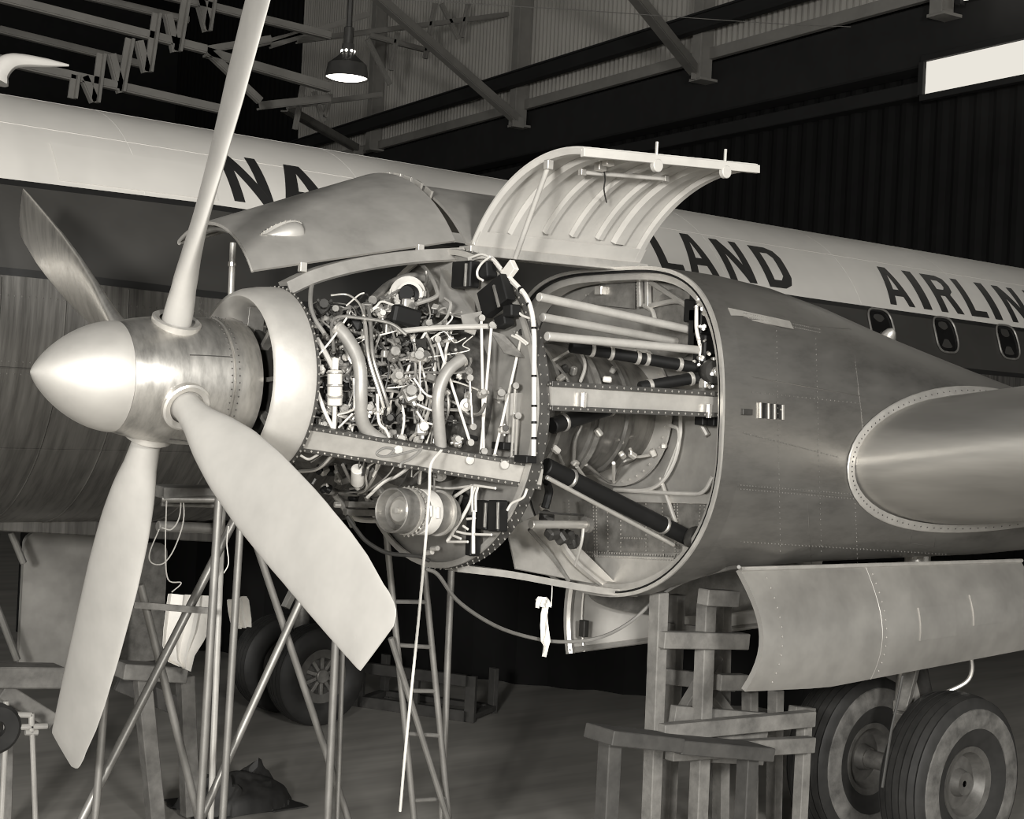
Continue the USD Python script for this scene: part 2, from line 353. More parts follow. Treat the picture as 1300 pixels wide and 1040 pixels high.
# the lamp
lc = at_depth(440, 100, 18.0)
lp = thing('pendant_lamp', 'lit industrial pendant lamp with a dark shade hanging from the roof', 'lamp', lc)
obj(lp, 'shade', lathe([(0, .265), (.03, .26), (.17, .235), (.24, .15), (.30, .085), (.42, .07), (.42, .05), (.30, .06), (.23, .13), (.16, .215), (.02, .245)], lc, 'z', 32, closed=True), 'lamp_enamel')
obj(lp, 'diffuser', lathe([(.015, 1e-4), (.0, .2), (.02, .25), (.04, .2), (.05, 1e-4)], lc, 'z', 32), 'lamp_glow')
obj(lp, 'neck', cyl(lc + V(0, 0, .40), lc + V(0, 0, .62), .06), 'dark_metal')
for a in np.arange(8) / 8 * 2 * np.pi: obj(lp, 'vent_hole', cyl(lc + V(.065 * math.cos(a), .065 * math.sin(a), .33), lc + V(.088 * math.cos(a), .088 * math.sin(a), .325), .019, 8), 'lamp_glow')
obj(lp, 'cord', tube([lc + V(0, 0, .6), lc + V(0, 0, ZR - lc[2])], .035, 6), 'dark_metal')

# ================================================================== THE AIRLINER
AIR = thing('airliner', 'propeller airliner with a white crown and a dark window band, one engine laid open', 'aircraft', (5.4, 3.7, 0))
YF, RF, ZF = 3.7, 1.386, 3.30
def fus_x(px, py):
    d = ray(px, py); o = EYE - V(0, YF, ZF); a = d[1] ** 2 + d[2] ** 2; b = d[1] * o[1] + d[2] * o[2]; c = o[1] ** 2 + o[2] ** 2 - RF ** 2
    t = (-b - math.sqrt(max(b * b - a * c, 0))) / a; p = EYE + d * t
    return float(p[0]), math.degrees(math.atan2(p[2] - ZF, -(p[1] - YF)))
XS = np.concatenate([np.linspace(-9, -3.2, 14), np.linspace(-2.8, 12.4, 38), np.linspace(12.8, 16, 8)])
def fus_scale(x): return np.interp(x, [-9, -8.6, -7.8, -6.5, -4.5, -3, 12.4, 13.6, 16], [.05, .28, .55, .8, .96, 1, 1, .95, .6])
def fus_pt(x, th, off=0.):
    k = RF * fus_scale(x) + off; a = np.radians(th)
    return np.stack(np.broadcast_arrays(x, YF - k * np.cos(a), ZF + k * np.sin(a) + np.interp(x, [12.4, 16], [0, .4])), -1)
def th_up(x): return np.interp(x, [-9, .1, 1.43, 7.0, 10.3, 16], [27, 30.3, 31.2, 25.9, 24.6, 24])
def th_lo(x): return np.interp(x, [-9, .6, 1.6, 16], [6.3, 5.6, 4.5, 2])
def fus_strip(lo, hi, n, off=0., t=.010, xs=XS):
    u = np.linspace(0, 1, n)
    G = np.stack([fus_pt(np.full(n, x), lo(x) * (1 - u) + hi(x) * u, off) for x in xs])
    return sheet(G, t)
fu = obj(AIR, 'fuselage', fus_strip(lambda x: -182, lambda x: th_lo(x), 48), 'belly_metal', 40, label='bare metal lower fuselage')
obj(fu, 'crown_skin', fus_strip(th_up, lambda x: 178, 34, .002), 'white_paint', 40, label='white upper fuselage')
obj(fu, 'window_band', fus_strip(lambda x: th_lo(x) + 1.8, lambda x: th_up(x) - 1.7, 8, .002), 'band_paint', 40, label='dark stripe along the windows')
for nm, lo, hi in (('band_border', lambda x: th_up(x) - 1.7, th_up), ('band_border', th_lo, lambda x: th_lo(x) + 1.8)):
    obj(fu, nm, fus_strip(lo, hi, 3, .004), 'black_paint', 40)
# lettering
OUTL = {'A': ([(0, 0), (.36, 1), (.66, 1), (1, 0), (.76, 0), (.68, .22), (.33, .22), (.25, 0)], [(.39, .38), (.62, .38), (.51, .80)]),
        'N': ([(0, 0), (0, 1), (.30, 1), (.74, .38), (.74, 1), (1, 1), (1, 0), (.72, 0), (.26, .63), (.26, 0)], None), 'L': ([(0, 0), (0, 1), (.36, 1), (.36, .15), (1, .15), (1, 0)], None), 'I': ([(0, 0), (0, 1), (1, 1), (1, 0)], None),
        'D': ([(0, 0), (0, 1), (.62, 1), (.88, .92), (1, .74), (1, .26), (.88, .08), (.62, 0)], [(.29, .17), (.29, .83), (.56, .83), (.70, .72), (.70, .28), (.56, .17)]),
        'R': ([(0, 0), (0, 1), (.65, 1), (.90, .92), (.97, .72), (.92, .55), (.76, .46), (1, 0), (.70, 0), (.50, .41), (.29, .41), (.29, 0)], [(.29, .58), (.29, .84), (.58, .84), (.68, .76), (.68, .66), (.58, .58)]),
        'E': ([(0, 0), (0, 1), (1, 1), (1, .83), (.34, .83), (.34, .6), (.85, .6), (.85, .43), (.34, .43), (.34, .17), (1, .17), (1, 0)], None)}
def glyph(ch, x0, x1, th0, th1):
    from shapely.geometry import Polygon
    if ch in OUTL:
        m = trimesh.creation.extrude_polygon(Polygon(OUTL[ch][0], [OUTL[ch][1]] if OUTL[ch][1] else []), .004, engine='earcut'); m.vertices[:, :2] *= [.4, .5]
    else: m = meshkit.text_mesh(ch, .5, .004, bold=True)
    v, f = trimesh.remesh.subdivide_to_size(m.vertices, m.faces, .06, max_iter=12)
    lo, hi = v.min(0), v.max(0); u = (v - lo) / (hi - lo)
    x = x0 + (x1 - x0) * u[:, 0]
    th = th0 + (th1 - th0) * u[:, 1]
    off = .003 + .002 * u[:, 2]
    return fixn(tri(fus_pt(x, th) + (np.stack([0 * x, -np.cos(np.radians(th)), np.sin(np.radians(th))], 1) * off[:, None]), f))
def base_th(x): return float(th_up(x)) + 2.4
LET = [('N', (273.5, 197), (327, 210)), ('A', (345, 222), (404, 222)), ('L', (838, 335), (868, 340)), ('A', (877, 345), (914, 352)), ('N', (928, 356), (962, 362)), ('D', (977, 363), (1010.5, 368)),
       ('A', (1131, 388), (1162, 391)), ('I', (1173.5, 394), (1184, 395)), ('R', (1196, 397), (1224.5, 400.5)), ('L', (1234, 402), (1256, 405)), ('I', (1264.5, 407), (1273.5, 407.5)), ('N', (1286, 409), (1312, 413)), ('E', (1326, 416), (1347, 419)), ('S', (1356, 420), (1378, 423))]
for ch, a, b in LET:
    x0, x1 = fus_x(*a)[0], fus_x(*b)[0]; xm = (x0 + x1) / 2; b0 = base_th(xm)
    obj(fu, 'letter', glyph(ch, x0, x1, b0, b0 + 19.3), 'letter_paint', False, label=f'black painted capital letter {ch}')
# windows in the dark band
for px, py in ((1202, 436), (1282, 452), (1120, 424), (1358, 468)):
    x, th = fus_x(px, py); th = 17.5; n = 24; a = np.arange(n) / n * 2 * np.pi
    X = x + .19 * np.sign(np.cos(a)) * np.abs(np.cos(a)) ** .6; T = th + 8.2 * np.sign(np.sin(a)) * np.abs(np.sin(a)) ** .6
    rim = fus_pt(X, T, .008); mid = fus_pt(x + (X - x) * .88, th + (T - th) * .88, .014)
    wi = obj(fu, 'cabin_window', tri(np.vstack([fus_pt(np.array([x]), np.array([th]), .004), fus_pt(x + (X - x) * .9, th + (T - th) * .9, .004)]), [[0, 1 + (j + 1) % n, 1 + j] for j in range(n)]), 'window_glass_dark', False)
    obj(fu, 'window_frame', tube(np.vstack([mid, mid[:1]]), .010, 6, smooth=False), 'dull_metal')
# small doubler panel and lap seams on the crown
def seam(x0, t0, x1, t1, n=24, r=.004):
    u = np.linspace(0, 1, n); return tube(fus_pt(x0 + (x1 - x0) * u, t0 + (t1 - t0) * u, .0), r, 4, smooth=False)
p1, p2 = fus_x(62, 180), fus_x(262, 212)
obj(fu, 'access_panel', fus_strip(lambda x: th_up(x) + 1.5, lambda x: p1[1] - .5, 6, .007, .004, np.linspace(p1[0], p2[0], 12)), 'white_paint', 40)
for k in (52., 78., 108.): obj(fu, 'lap_seam', seam(-8, k, 12.3, k - 2, 40, .0042), 'white_paint')
for x in np.arange(-2.4, 11, 1.7): obj(fu, 'lap_seam', seam(x, th_up(x) + .5, x, 150, 24, .0038), 'white_paint')
for x in np.arange(-2.2, 3.8, .38): obj(fu, 'skin_lap', seam(x, -90, x, th_lo(x) - .5, 20, .006), 'belly_metal')
for th in (-16, -38): obj(fu, 'skin_lap', seam(-8, th, 12, th, 40, .006), 'belly_metal')
obj(fu, 'rivets', studs(np.vstack([fus_pt(np.linspace(-2.5, 3.6, 150), th) for th in (-14.5, -17.5, 1.)]), .006), 'dull_metal', False, kind='stuff')
# bent mast on the fuselage crown
pa = [on(-6, 104, 'y', YF), on(-2, 92, 'y', YF), on(10, 80, 'y', YF), on(28, 77, 'y', YF), on(60, 80, 'y', YF), on(87, 83, 'y', YF)]
obj(fu, 'pitot_mast', tube(pa, [.085, .07, .06, .045, .03, .008], 10), 'white_paint', label='white bent mast on the crown')
# small lit navigation fitting behind the nacelle
pl = on(1126, 430, 'y', -.15)

# ---- nacelle aft of the open bay
NX = np.array([2.70, 2.8, 3.0, 3.4, 3.85, 4.6, 5.4, 6.1, 7.0, 8.0, 9.0])
NT = np.array([3.615, 3.62, 3.62, 3.60, 3.54, 3.40, 3.265, 3.15, 3.02, 2.90, 2.80])
NB = np.array([1.84, 1.88, 1.97, 2.02, 2.03, 2.03, 2.03, 2.05, 2.15, 2.35, 2.6])
NY = np.array([.905, .905, .90, .885, .87, .84, .80, .76, .66, .45, .15])
def nsec(x, a, off=0.):
    t, b, y = np.interp(x, NX, NT) + off, np.interp(x, NX, NB) - off, np.interp(x, NX, NY) + off
    zc = HUB - .16 - .05; c, s = np.cos(a), np.sin(a)
    return np.stack([np.full_like(a, x), -y * np.sign(c) * np.abs(c) ** np.where(s < 0, np.interp(x, [2.7, 3.2], [.90, .42]), np.interp(x, [2.7, 4.2, 6], [.53, .75, .95])), np.where(s > 0, zc + (t - zc) * np.abs(s) ** np.interp(x, [2.7, 4.2, 6], [.68, .85, 1.0]), zc - (zc - b) * np.abs(s) ** np.interp(x, [2.7, 3.2], [.95, .6]))], -1)
def nside(x, z):
    """the outboard skin's y at (x, z)"""
    a = np.linspace(-np.pi / 2, np.pi / 2, 400); p = nsec(x, a); return float(np.interp(z, p[:, 2], p[:, 1]))
nxs = np.unique(np.concatenate([np.linspace(2.70, 3.4, 8), np.linspace(3.4, 9, 26)]))
AA = np.linspace(-np.pi / 2, 1.5 * np.pi, 97)
na = obj(AIR, 'nacelle', sheet(np.stack([nsec(x, AA) for x in nxs]), .012), 'nacelle_metal', 40, label='bare metal engine nacelle behind the open bay')
# ring frame at the front of it
def ring_at(x, k0, k1, w):
    o = np.stack([np.stack([nsec(2.70, AA[:-1], k) * [0, 1, 1] + [x + dx, 0, 0] for k, dx in ((k0, 0), (k1, 0), (k1, w), (k0, w))])])[0]
    n = len(AA) - 1; v = o.reshape(-1, 3); f = []
    for i in range(4):
        for j in range(n): f.append([i * n + j, i * n + (j + 1) % n, ((i + 1) % 4) * n + (j + 1) % n, ((i + 1) % 4) * n + j])
    return fixn(tri(v, f))
obj(na, 'ring_frame', ring_at(2.60, -.065, -.012, .10), 'frame_metal', 30, label='pale ring frame')
obj(na, 'skin_lip', ring_at(2.575, -.014, .002, .127), 'nacelle_metal', 30)
obj(na, 'ring_frame', ring_at(2.565, -.016, .003, .014), 'frame_metal', 30)
obj(na, 'seal_strip', ring_at(2.57, -.028, -.018, .02), 'black_plastic', 30)
obj(na, 'bulkhead', fixn(tri(np.vstack([[[2.76, 0, HUB - .2]], nsec(2.70, AA[:-1], -.02) + [.06, 0, 0]]), [[0, 1 + (j + 1) % 96, 1 + j] for j in range(96)])), 'bulkhead_metal', False, label='grey riveted bulkhead closing the bay')
def nsk(px, py, off=.004):
    """a point of the nacelle skin"""
    for y in np.linspace(-1.0, .6, 500):
        p = on(px, py, 'y', y)
        if 2.7 < p[0] < 8.9 and y > nside(p[0], p[2]) if 2.7 < p[0] < 8.9 else False: return p + V(0, -off, 0)
    return on(px, py, 'y', -.8)
def skin_line(pts, n=24, off=.004):
    q = []
    for a, b in zip(pts[:-1], pts[1:]):
        for u in np.linspace(0, 1, n, endpoint=False): q.append(nsk(a[0] + (b[0] - a[0]) * u, a[1] + (b[1] - a[1]) * u, off))
    return np.array(q + [nsk(*pts[-1], off)])
for pts in ([(938, 476), (1092, 503)], [(1085, 452), (1095, 545)], [(935, 618), (1090, 632)], [(1025, 640), (1030, 716)], [(950, 405), (1080, 418)], [(1160, 660), (1156, 690), (1186, 694), (1190, 666)]):
    obj(na, 'skin_seam', tube(skin_line(pts, 8, .001), .0028, 5, smooth=False), 'nacelle_metal')
rv = [skin_line([(944, 550), (1062, 580)], 30), skin_line([(940, 616), (1090, 628)], 40), skin_line([(940, 621), (1090, 634)], 40), skin_line([(944, 398), (1040, 418)], 40), skin_line([(944, 402), (1040, 422)], 40), skin_line([(955, 498), (1090, 512)], 26),
      skin_line([(1085, 460), (1096, 548)], 22), skin_line([(940, 688), (1200, 704)], 60), skin_line([(985, 420), (990, 700)], 40), skin_line([(1035, 430), (1042, 700)], 40), skin_line([(1085, 640), (1088, 714)], 14)]
obj(na, 'rivets', studs(np.vstack(rv), .0042), 'dull_metal', False, kind='stuff')
# bright riveted doubler on the shoulder
q = [nsk(922, 391, .012), nsk(925, 402, .012), nsk(1005, 418, .012), nsk(1000, 408, .012)]
obj(na, 'doubler_strip', quad_sheet(q, .003, 6, 3), 'bright_metal', 30, label='bright riveted strip on the nacelle shoulder')
# louvre with its slats, beside the mid longeron
lv = [nsk(963, 511, .003), nsk(993, 514, .003), nsk(993, 533, .003), nsk(963, 531, .003)]
obj(na, 'louvre_recess', quad_sheet(lv, .003), 'black_plastic', False)
for u in (0.02, .36, .62, .97):
    a = lv[0] + (lv[1] - lv[0]) * u; b = lv[3] + (lv[2] - lv[3]) * u
    obj(na, 'louvre_slat', beam(a + V(0, -.006, 0), b + V(0, -.006, 0), .012, .010, (0, 1, 0)), 'bright_metal')
obj(na, 'latch', bbox(nsk(946, 523, .01), (.07, .02, .03)), 'dark_metal')
# little lit blister light on the shoulder
pb = nsk(1126, 429, .02) if False else on(1126, 430, 'y', -.2)
obj(na, 'blister_light', lathe_dir([(0, .045), (.03, .043), (.06, .03), (.075, .012), (.078, 1e-4)], pb, (-.1, -.5, .6), 14), 'bright_metal', label='small bright blister on the nacelle top')
# shoulder fillet lip between the nacelle and the stripe
sl = [on(1000, 374, 'y', 0), on(1060, 398, 'y', -.05), on(1115, 424, 'y', -.1)]

# ---- outer wing
def foil(c, t, n=40):
    b = np.linspace(0, np.pi, n); x = (1 - np.cos(b)) / 2
    yt = 5 * t * (.2969 * np.sqrt(x) - .126 * x - .3516 * x ** 2 + .2843 * x ** 3 - .1036 * x ** 4); cm = .06 * x * (1 - x)
    return np.vstack([np.stack([x, yt + cm], 1)[::-1], np.stack([x, -yt + cm], 1)[1:]]) * c
def wing_sec(y, off=0.):
    k = -y - .8
    P = foil(4.6 - .13 * k, .17)
    if off:
        T = np.gradient(P, axis=0); N = np.stack([T[:, 1], -T[:, 0]], 1); N /= np.linalg.norm(N, axis=1, keepdims=True); P = P - N * -off
    return np.stack([P[:, 0] + 3.62 + .07 * k, np.full(len(P), y), P[:, 1] + 2.605 + .16 * k], 1)
wys = [-.55, -.8, -1.4, -2.2, -3.2, -4.5]
def loft(S, cap=True):
    S = [np.asarray(s, float) for s in S]; n = len(S[0]); v = np.vstack(S); f = []
    for i in range(len(S) - 1):
        for j in range(n - 1): f.append([i * n + j, i * n + j + 1, (i + 1) * n + j + 1, (i + 1) * n + j])
        f.append([i * n + n - 1, i * n, (i + 1) * n, (i + 1) * n + n - 1])
    t = []
    if cap:
        for e in (0, len(S) - 1):
            c = len(v) + len(t); t.append(S[e].mean(0))
            f += [[c, e * n + j, e * n + (j + 1) % n, c] for j in range(n)]
    f = np.array(f); m = tri(np.vstack([v] + ([np.array(t)] if t else [])), f); m.update_faces(m.nondegenerate_faces()); return fixn(m)
wg = obj(AIR, 'wing', loft([wing_sec(y) for y in wys]), 'wing_metal', 30, label='outer wing growing from the nacelle side')
fl = []
base = wing_sec(-.8)
for k, o in ((0.0, .004), (.0, .016), (.045, .016), (.05, .004)):
    s = wing_sec(-.8, k)
    s[:, 1] = [min(nside(float(np.clip(x, 2.71, 8.9)), z), -.05) - o for x, _, z in s]
    fl.append(s)
n = len(base); v = np.vstack(fl); f = []
for i in range(4):
    for j in range(n - 1): f.append([i * n + j, i * n + j + 1, ((i + 1) % 4) * n + j + 1, ((i + 1) % 4) * n + j])
obj(wg, 'root_strip', fixn(tri(v, f)), 'frame_metal', 40, label='riveted strip round the wing root')
mid = (fl[1] + fl[2]) / 2; obj(wg, 'rivets', studs(spline(mid[8:-4], 2), .006), 'flange_metal', False, kind='stuff')
obj(wg, 'wing_seam', tube([wing_sec(y)[58] + V(0, -.0, -.001) for y in (-.85, -1.4, -2.2, -3.2)], .004, 5), 'wing_metal')
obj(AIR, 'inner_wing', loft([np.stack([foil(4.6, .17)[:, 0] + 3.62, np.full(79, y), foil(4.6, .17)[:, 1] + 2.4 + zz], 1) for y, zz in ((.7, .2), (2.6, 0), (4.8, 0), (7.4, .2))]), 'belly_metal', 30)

# ---- open cowl doors hinged along the top of the bay
def door_pt(x, s, r, dl, side, off=0.):
    """s: arc in degrees from the hinge; dl: how far the door has been swung up; side -1 outboard, +1 inboard"""
    a, d = np.radians(s), np.radians(dl); y, z = (r + off) * np.sin(a), (r + off) * np.cos(a) - r
    hz = hinge_z(x)
    return np.stack(np.broadcast_arrays(x, side * (y * math.cos(d) - z * math.sin(d)), hz + y * math.sin(d) + z * math.cos(d)), -1)
H0, H1 = on(316, 346, 'y', .03), on(572, 308, 'y', .03)
H2, H3 = on(603, 312, 'y', -.03), on(812, 336, 'y', -.03)
def hinge_z(x): return np.interp(x, [H0[0], H1[0], H2[0], H3[0]], [H0[2], H1[2], H2[2], H3[2]])
def door_grid(x0, x1, r0, r1, s0, s1, dl, side, off=0., nx=14, ns=26):
    return np.stack([door_pt(np.full(ns, x), np.linspace(s0, s1, ns), r0 + (r1 - r0) * (x - X0) / (X1 - X0), dl, side, off) for x in np.linspace(x0, x1, nx)])
X0, X1 = H0[0], H1[0]
FR = (.60, .98); FD, FS = 54, 82
fd = obj(AIR, 'forward_cowl_door', sheet(door_grid(X0, X1, *FR, 0, FS, FD, 1), -.014), 'cowl_metal', 40, label='raised forward cowl door showing its outer skin and blister')
def fdp(px, py, off=0.):
    """the point of the forward door's outer skin on this sight line"""
    best = None
    for x in np.linspace(X0, X1, 70):
        P = door_pt(np.full(60, x), np.linspace(0, FS, 60), FR[0] + (FR[1] - FR[0]) * (x - X0) / (X1 - X0), FD, 1, off)
        D = P - EYE; z = D @ FW; e = np.hypot(650 + FPX * (D @ RT) / z - px, 520 - FPX * (D @ UP) / z - py); k = e.argmin()
        if best is None or e[k] + .02 * z[k] < best[0]: best = (e[k] + .02 * z[k], P[k])
    return best[1]
for k, nm in ((0, 'edge_strip'), (1, 'edge_strip')):
    x = (X0, X1)[k]; P = door_pt(np.full(30, x), np.linspace(0, FS, 30), FR[k], FD, 1, .004)
    obj(fd, nm, tube(P, .007, 6, smooth=False), 'frame_metal')
obj(fd, 'free_edge', tube(door_grid(X0, X1, *FR, FS - 1, FS, FD, 1)[:, -1], .012, 8, smooth=False), 'frame_metal')
obj(fd, 'inner_rib', tube(door_pt(np.full(30, X0 + .05), np.linspace(40, FS, 30), FR[0], FD, 1, -.025), .014, 8, smooth=False), 'dull_metal')
obj(fd, 'latch_disc', cyl(*[door_pt(np.array([X0 + .02]), np.array([70.]), FR[0], FD, 1, o)[0] for o in (-.07, -.02)], .04, 14), 'frame_metal', label='round pale latch plate')
a, b, c = fdp(333, 303), fdp(386, 296), fdp(352, 308)
ax = unit(b - a); nn = unit(np.cross(ax, np.cross(unit(EYE - c), ax)))
bl = trimesh.creation.icosphere(3, 1.0); v = bl.vertices.copy()
L = np.linalg.norm(b - a); wv = np.cross(nn, ax); u = v[:, 0]
sc = np.where(u > 0, 1.0, 1.0); taper = np.clip(.62 + .45 * u, .08, 1)
v2 = (a + b) / 2 + np.outer(np.clip(u, -1, .80) * L * .56, ax) + np.outer(v[:, 1] * .062 * taper * 1.25, wv) + np.outer(v[:, 2] * .055 * taper, nn)
obj(fd, 'blister', fixn(tri(v2, bl.faces)), 'cowl_metal', 40, label='teardrop blister riveted to the door skin')
ring = np.array([(a + b) / 2 + ax * math.cos(t) * L * .60 + wv * math.sin(t) * .08 * (.75 + .3 * math.cos(t)) + nn * .004 for t in np.linspace(.6, 2 * np.pi - .6, 26)])
obj(fd, 'blister_flange', fixn(tri(np.vstack([[(a + b) / 2 + nn * .003], ring - nn * .002]), [[0, i + 1, i + 2] for i in range(25)])), 'cowl_metal', False)
obj(fd, 'rivets', studs(ring[1:-1], .006), 'bright_metal', False, kind='stuff')
obj(fd, 'dimple_rivets', studs([fdp(427 + 4.2 * i + 3 * j, 283 + 5 * j) for i in range(3) for j in range(6)], .004), 'flange_metal', False, kind='stuff')
obj(fd, 'skin_seam', tube([fdp(368, 232), fdp(383, 240), fdp(400, 253)], .006, 6), 'frame_metal')
for px, py in ((384, 336), (533, 313)):
    p = on(px, py + 3, 'y', .0); obj(fd, 'hinge_lug', bbox(p, (.035, .03, .045)), 'frame_metal')
# aft door of the far side, outer skin seen behind the near one
ad = obj(AIR, 'aft_cowl_door', sheet(np.stack([door_pt(np.full(26, x), np.linspace(0, FS, 26), 1.0, 51, 1) for x in np.linspace(H1[0] + .07, H1[0] + 1.0, 8)]), -.014), 'cowl_metal', 40, label='raised cowl door of the far side, its dull outer skin')
for s in (22, 28, 34, 40, 46, 52):
    P = door_pt(np.full(2, H1[0] + .04), np.array([s, s + 4.]), .99, 52.5, 1, 0)
    obj(fd, 'seal_clip', beam(P[0], P[1], .08, .012, (1, 0, 0)), 'bright_metal' if s % 16 else 'dark_metal')
# near aft door: we look into its ribbed inner face
X0, X1 = H2[0], H3[0]; DR = (.80, .90); DL, SM = 61, 73
def smx(x): return 70 - 4 * (x - X0) / (X1 - X0)
def ndr(x): return DR[0] + (DR[1] - DR[0]) * (x - X0) / (X1 - X0)
nd = obj(AIR, 'aft_cowl_door', sheet(np.stack([door_pt(np.full(26, x), np.linspace(0, smx(x), 26), ndr(x), DL, -1) for x in np.linspace(X0, X1, 14)]), .012), 'door_paint', 40, label='raised near cowl door, its pale ribbed inner face showing')
def rib(x, w, s0, s1, h=.022, mt='door_paint'):
    ss = np.linspace(s0, s1, 26); rows = []
    for dx, o in ((-w / 2, -.001), (-w * .32, -h), (w * .32, -h), (w / 2, -.001)): rows.append(door_pt(np.full(26, x + dx), ss, ndr(x), DL, -1, o))
    return sheet(np.stack(rows), -.003)
for u, w, s0 in ((.02, .05, 1), (.20, .085, 7), (.37, .045, 9), (.53, .045, 9), (.69, .045, 9), (.82, .10, 8), (.975, .05, 1)):
    obj(nd, 'rib', rib(X0 + u * (X1 - X0), w, s0, smx(X0 + u * (X1 - X0)) - .5), 'door_paint', 40)
obj(nd, 'hinge_rail', sheet(door_grid(X0, X1, *DR, 1, 7, DL, -1, -.02, 6, 4), -.004), 'door_paint', 30)
obj(nd, 'hinge_rail', beam(door_pt(np.array([X0]), np.array([1.]), DR[0], DL, -1)[0], door_pt(np.array([X1]), np.array([1.]), DR[1], DL, -1)[0], .04, .035), 'frame_metal')
e0, e1 = (door_pt(np.array([x]), np.array([smx(x)]), ndr(x), DL, -1, -.015)[0] for x in (X0, X1))
obj(nd, 'free_edge', beam(e0, e1 + (e1 - e0) * .005, .03, .04), 'door_paint', label='pale edge rail')
for u in (.40, .80):
    p = e0 + (e1 - e0) * u
    obj(nd, 'latch_disc', cyl(p + V(0, -.02, -.03), p + V(0, .01, -.03), .032, 14), 'door_paint')
    obj(nd, 'latch_pin', cyl(p + V(0, 0, .02), p + V(0, 0, .085), .008, 8), 'bright_metal')
def ndp(px, py, off=-.03):
    best = None
    for x in np.linspace(X0, X1, 60):
        P = door_pt(np.full(60, x), np.linspace(0, SM, 60), ndr(x), DL, -1, off); D = P - EYE; z = D @ FW
        e = np.hypot(650 + FPX * (D @ RT) / z - px, 520 - FPX * (D @ UP) / z - py); k = e.argmin()
        if best is None or e[k] < best[0]: best = (e[k], P[k])
    return best[1]
a, b = ndp(740, 219, -.04), ndp(845, 227, -.04)
st = obj(nd, 'stowed_stay', cyl(a, b, .011), 'door_paint')
for p in (a, b): obj(nd, 'stay_bracket', bbox(p, (.03, .03, .03)), 'frame_metal')
for p in (ndp(762, 212, -.03), ndp(772, 205, -.03)): obj(nd, 'clip', bbox(p, (.05, .04, .04)), 'bright_metal')
obj(nd, 'lanyard', tube([ndp(767, 214, -.04), ndp(769, 228, -.06), ndp(768, 240, -.06), ndp(770, 256, -.05)], .004, 5), 'black_cable')
a, b = ndp(697, 209, -.05), on(654, 328, 'y', -.30)
obj(nd, 'stay_rod', cyl(a, b, .013), 'strut_paint', label='long straight stay rod propping the door'); obj(nd, 'stay_bracket', bbox(a, (.035, .035, .045)), 'frame_metal')

# ---- bay structure: rails, sills, firewall rings
def sweep_rect(P, w, h):
    P = np.asarray(P, float); rows = [P + V(0, a * w / 2, b * h / 2) for a, b in ((-1, -1), (-1, 1), (1, 1), (1, -1))]
    n = len(P); v = np.vstack(rows); f = [[i * n + j, i * n + j + 1, ((i + 1) % 4) * n + j + 1, ((i + 1) % 4) * n + j] for i in range(4) for j in range(n - 1)]
    f += [[0, n, 2 * n, 3 * n], [n - 1, 4 * n - 1, 3 * n - 1, 2 * n - 1]]
    return fixn(tri(v, f))
def polyrail(pts, w, h, up=(0, 0, 1)):
    return [beam(p, q, w, h, up) for p, q in zip(pts[:-1], pts[1:])]
top = [on(362, 363, 'y', .0), on(400, 346, 'y', .0), on(456, 332, 'y', .0), on(520, 323, 'y', .0), on(585, 319, 'y', .0)]
TT = np.array(spline(top, 5))
obj(AIR, 'top_longeron', sheet(np.stack([TT + V(0, -.05, -.05), TT + V(0, -.02, .0), TT + V(0, .05, .0)]), .02), 'frame_metal', 30, label='pale curved top rail of the engine bay')
aft_top = [on(590, 318, 'y', .0), on(700, 327, 'y', .0), on(815, 341, 'y', .0)]
obj(AIR, 'top_longeron', [beam(aft_top[0], aft_top[2], .10, .05)], 'frame_metal')
def ring1(x0, x1, k0, k1, z=None, n=96):
    a = np.arange(n) / n * 2 * np.pi; o = []
    for x, k in ((x0, k0), (x0, k1), (x1, k1), (x1, k0)): o.append(np.stack([np.full(n, x), (rn(BX1) + k) * np.cos(a), zn(BX1) + (rn(BX1) + k) * np.sin(a)], 1))
    v = np.vstack(o); f = [[i * n + j, i * n + (j + 1) % n, ((i + 1) % 4) * n + (j + 1) % n, ((i + 1) % 4) * n + j] for i in range(4) for j in range(n)]
    return fixn(tri(v, f))
fw = obj(AIR, 'firewall', ring1(1.50, 1.512, -.44, -.02), 'bulkhead_metal', 30, label='grey firewall plate with a round opening')
obj(fw, 'flange_ring', ring1(1.482, 1.545, -.012, .004), 'flange_metal', 30, label='dark riveted rim')
obj(fw, 'face_ring', ring1(1.470, 1.484, -.026, .002), 'frame_metal', 30, label='pale rim of the firewall')
aa = np.arange(110) / 110 * 2 * np.pi
obj(fw, 'rivets', studs(np.vstack([np.stack([np.full(110, x), (rn(BX1) + .006) * np.cos(aa), zn(BX1) + (rn(BX1) + .006) * np.sin(aa)], 1) for x in (1.495, 1.534)]), .0055), 'bright_metal', False, kind='stuff')
# front beam across the engine
def band(pt_a, pt_b, k, t, n=16, mid=None):
    A = [nac(*(np.array(pt_a[0]) + (np.array(pt_a[1]) - pt_a[0]) * u), k) for u in np.linspace(0, 1, n)]
    B = [nac(*(np.array(pt_b[0]) + (np.array(pt_b[1]) - pt_b[0]) * u), k) for u in np.linspace(0, 1, n)]
    u = np.linspace(0, 1, 4)[:, None, None]
    return sheet(np.array(A)[None] * (1 - u) + np.array(B)[None] * u, t)
BT = .03
fb = obj(AIR, 'side_beam', band(((391, 545), (690, 595)), ((384, 569), (687, 617)), 1.0, BT), 'frame_metal', 30, label='pale side beam running low across the engine')
obj(fb, 'flange', band(((391, 541), (690, 591)), ((391, 546), (690, 596)), 1.006, BT), 'flange_metal', 30)
obj(fb, 'flange', band(((384, 569), (687, 617)), ((384, 574), (687, 622)), 1.006, BT), 'flange_metal', 30)
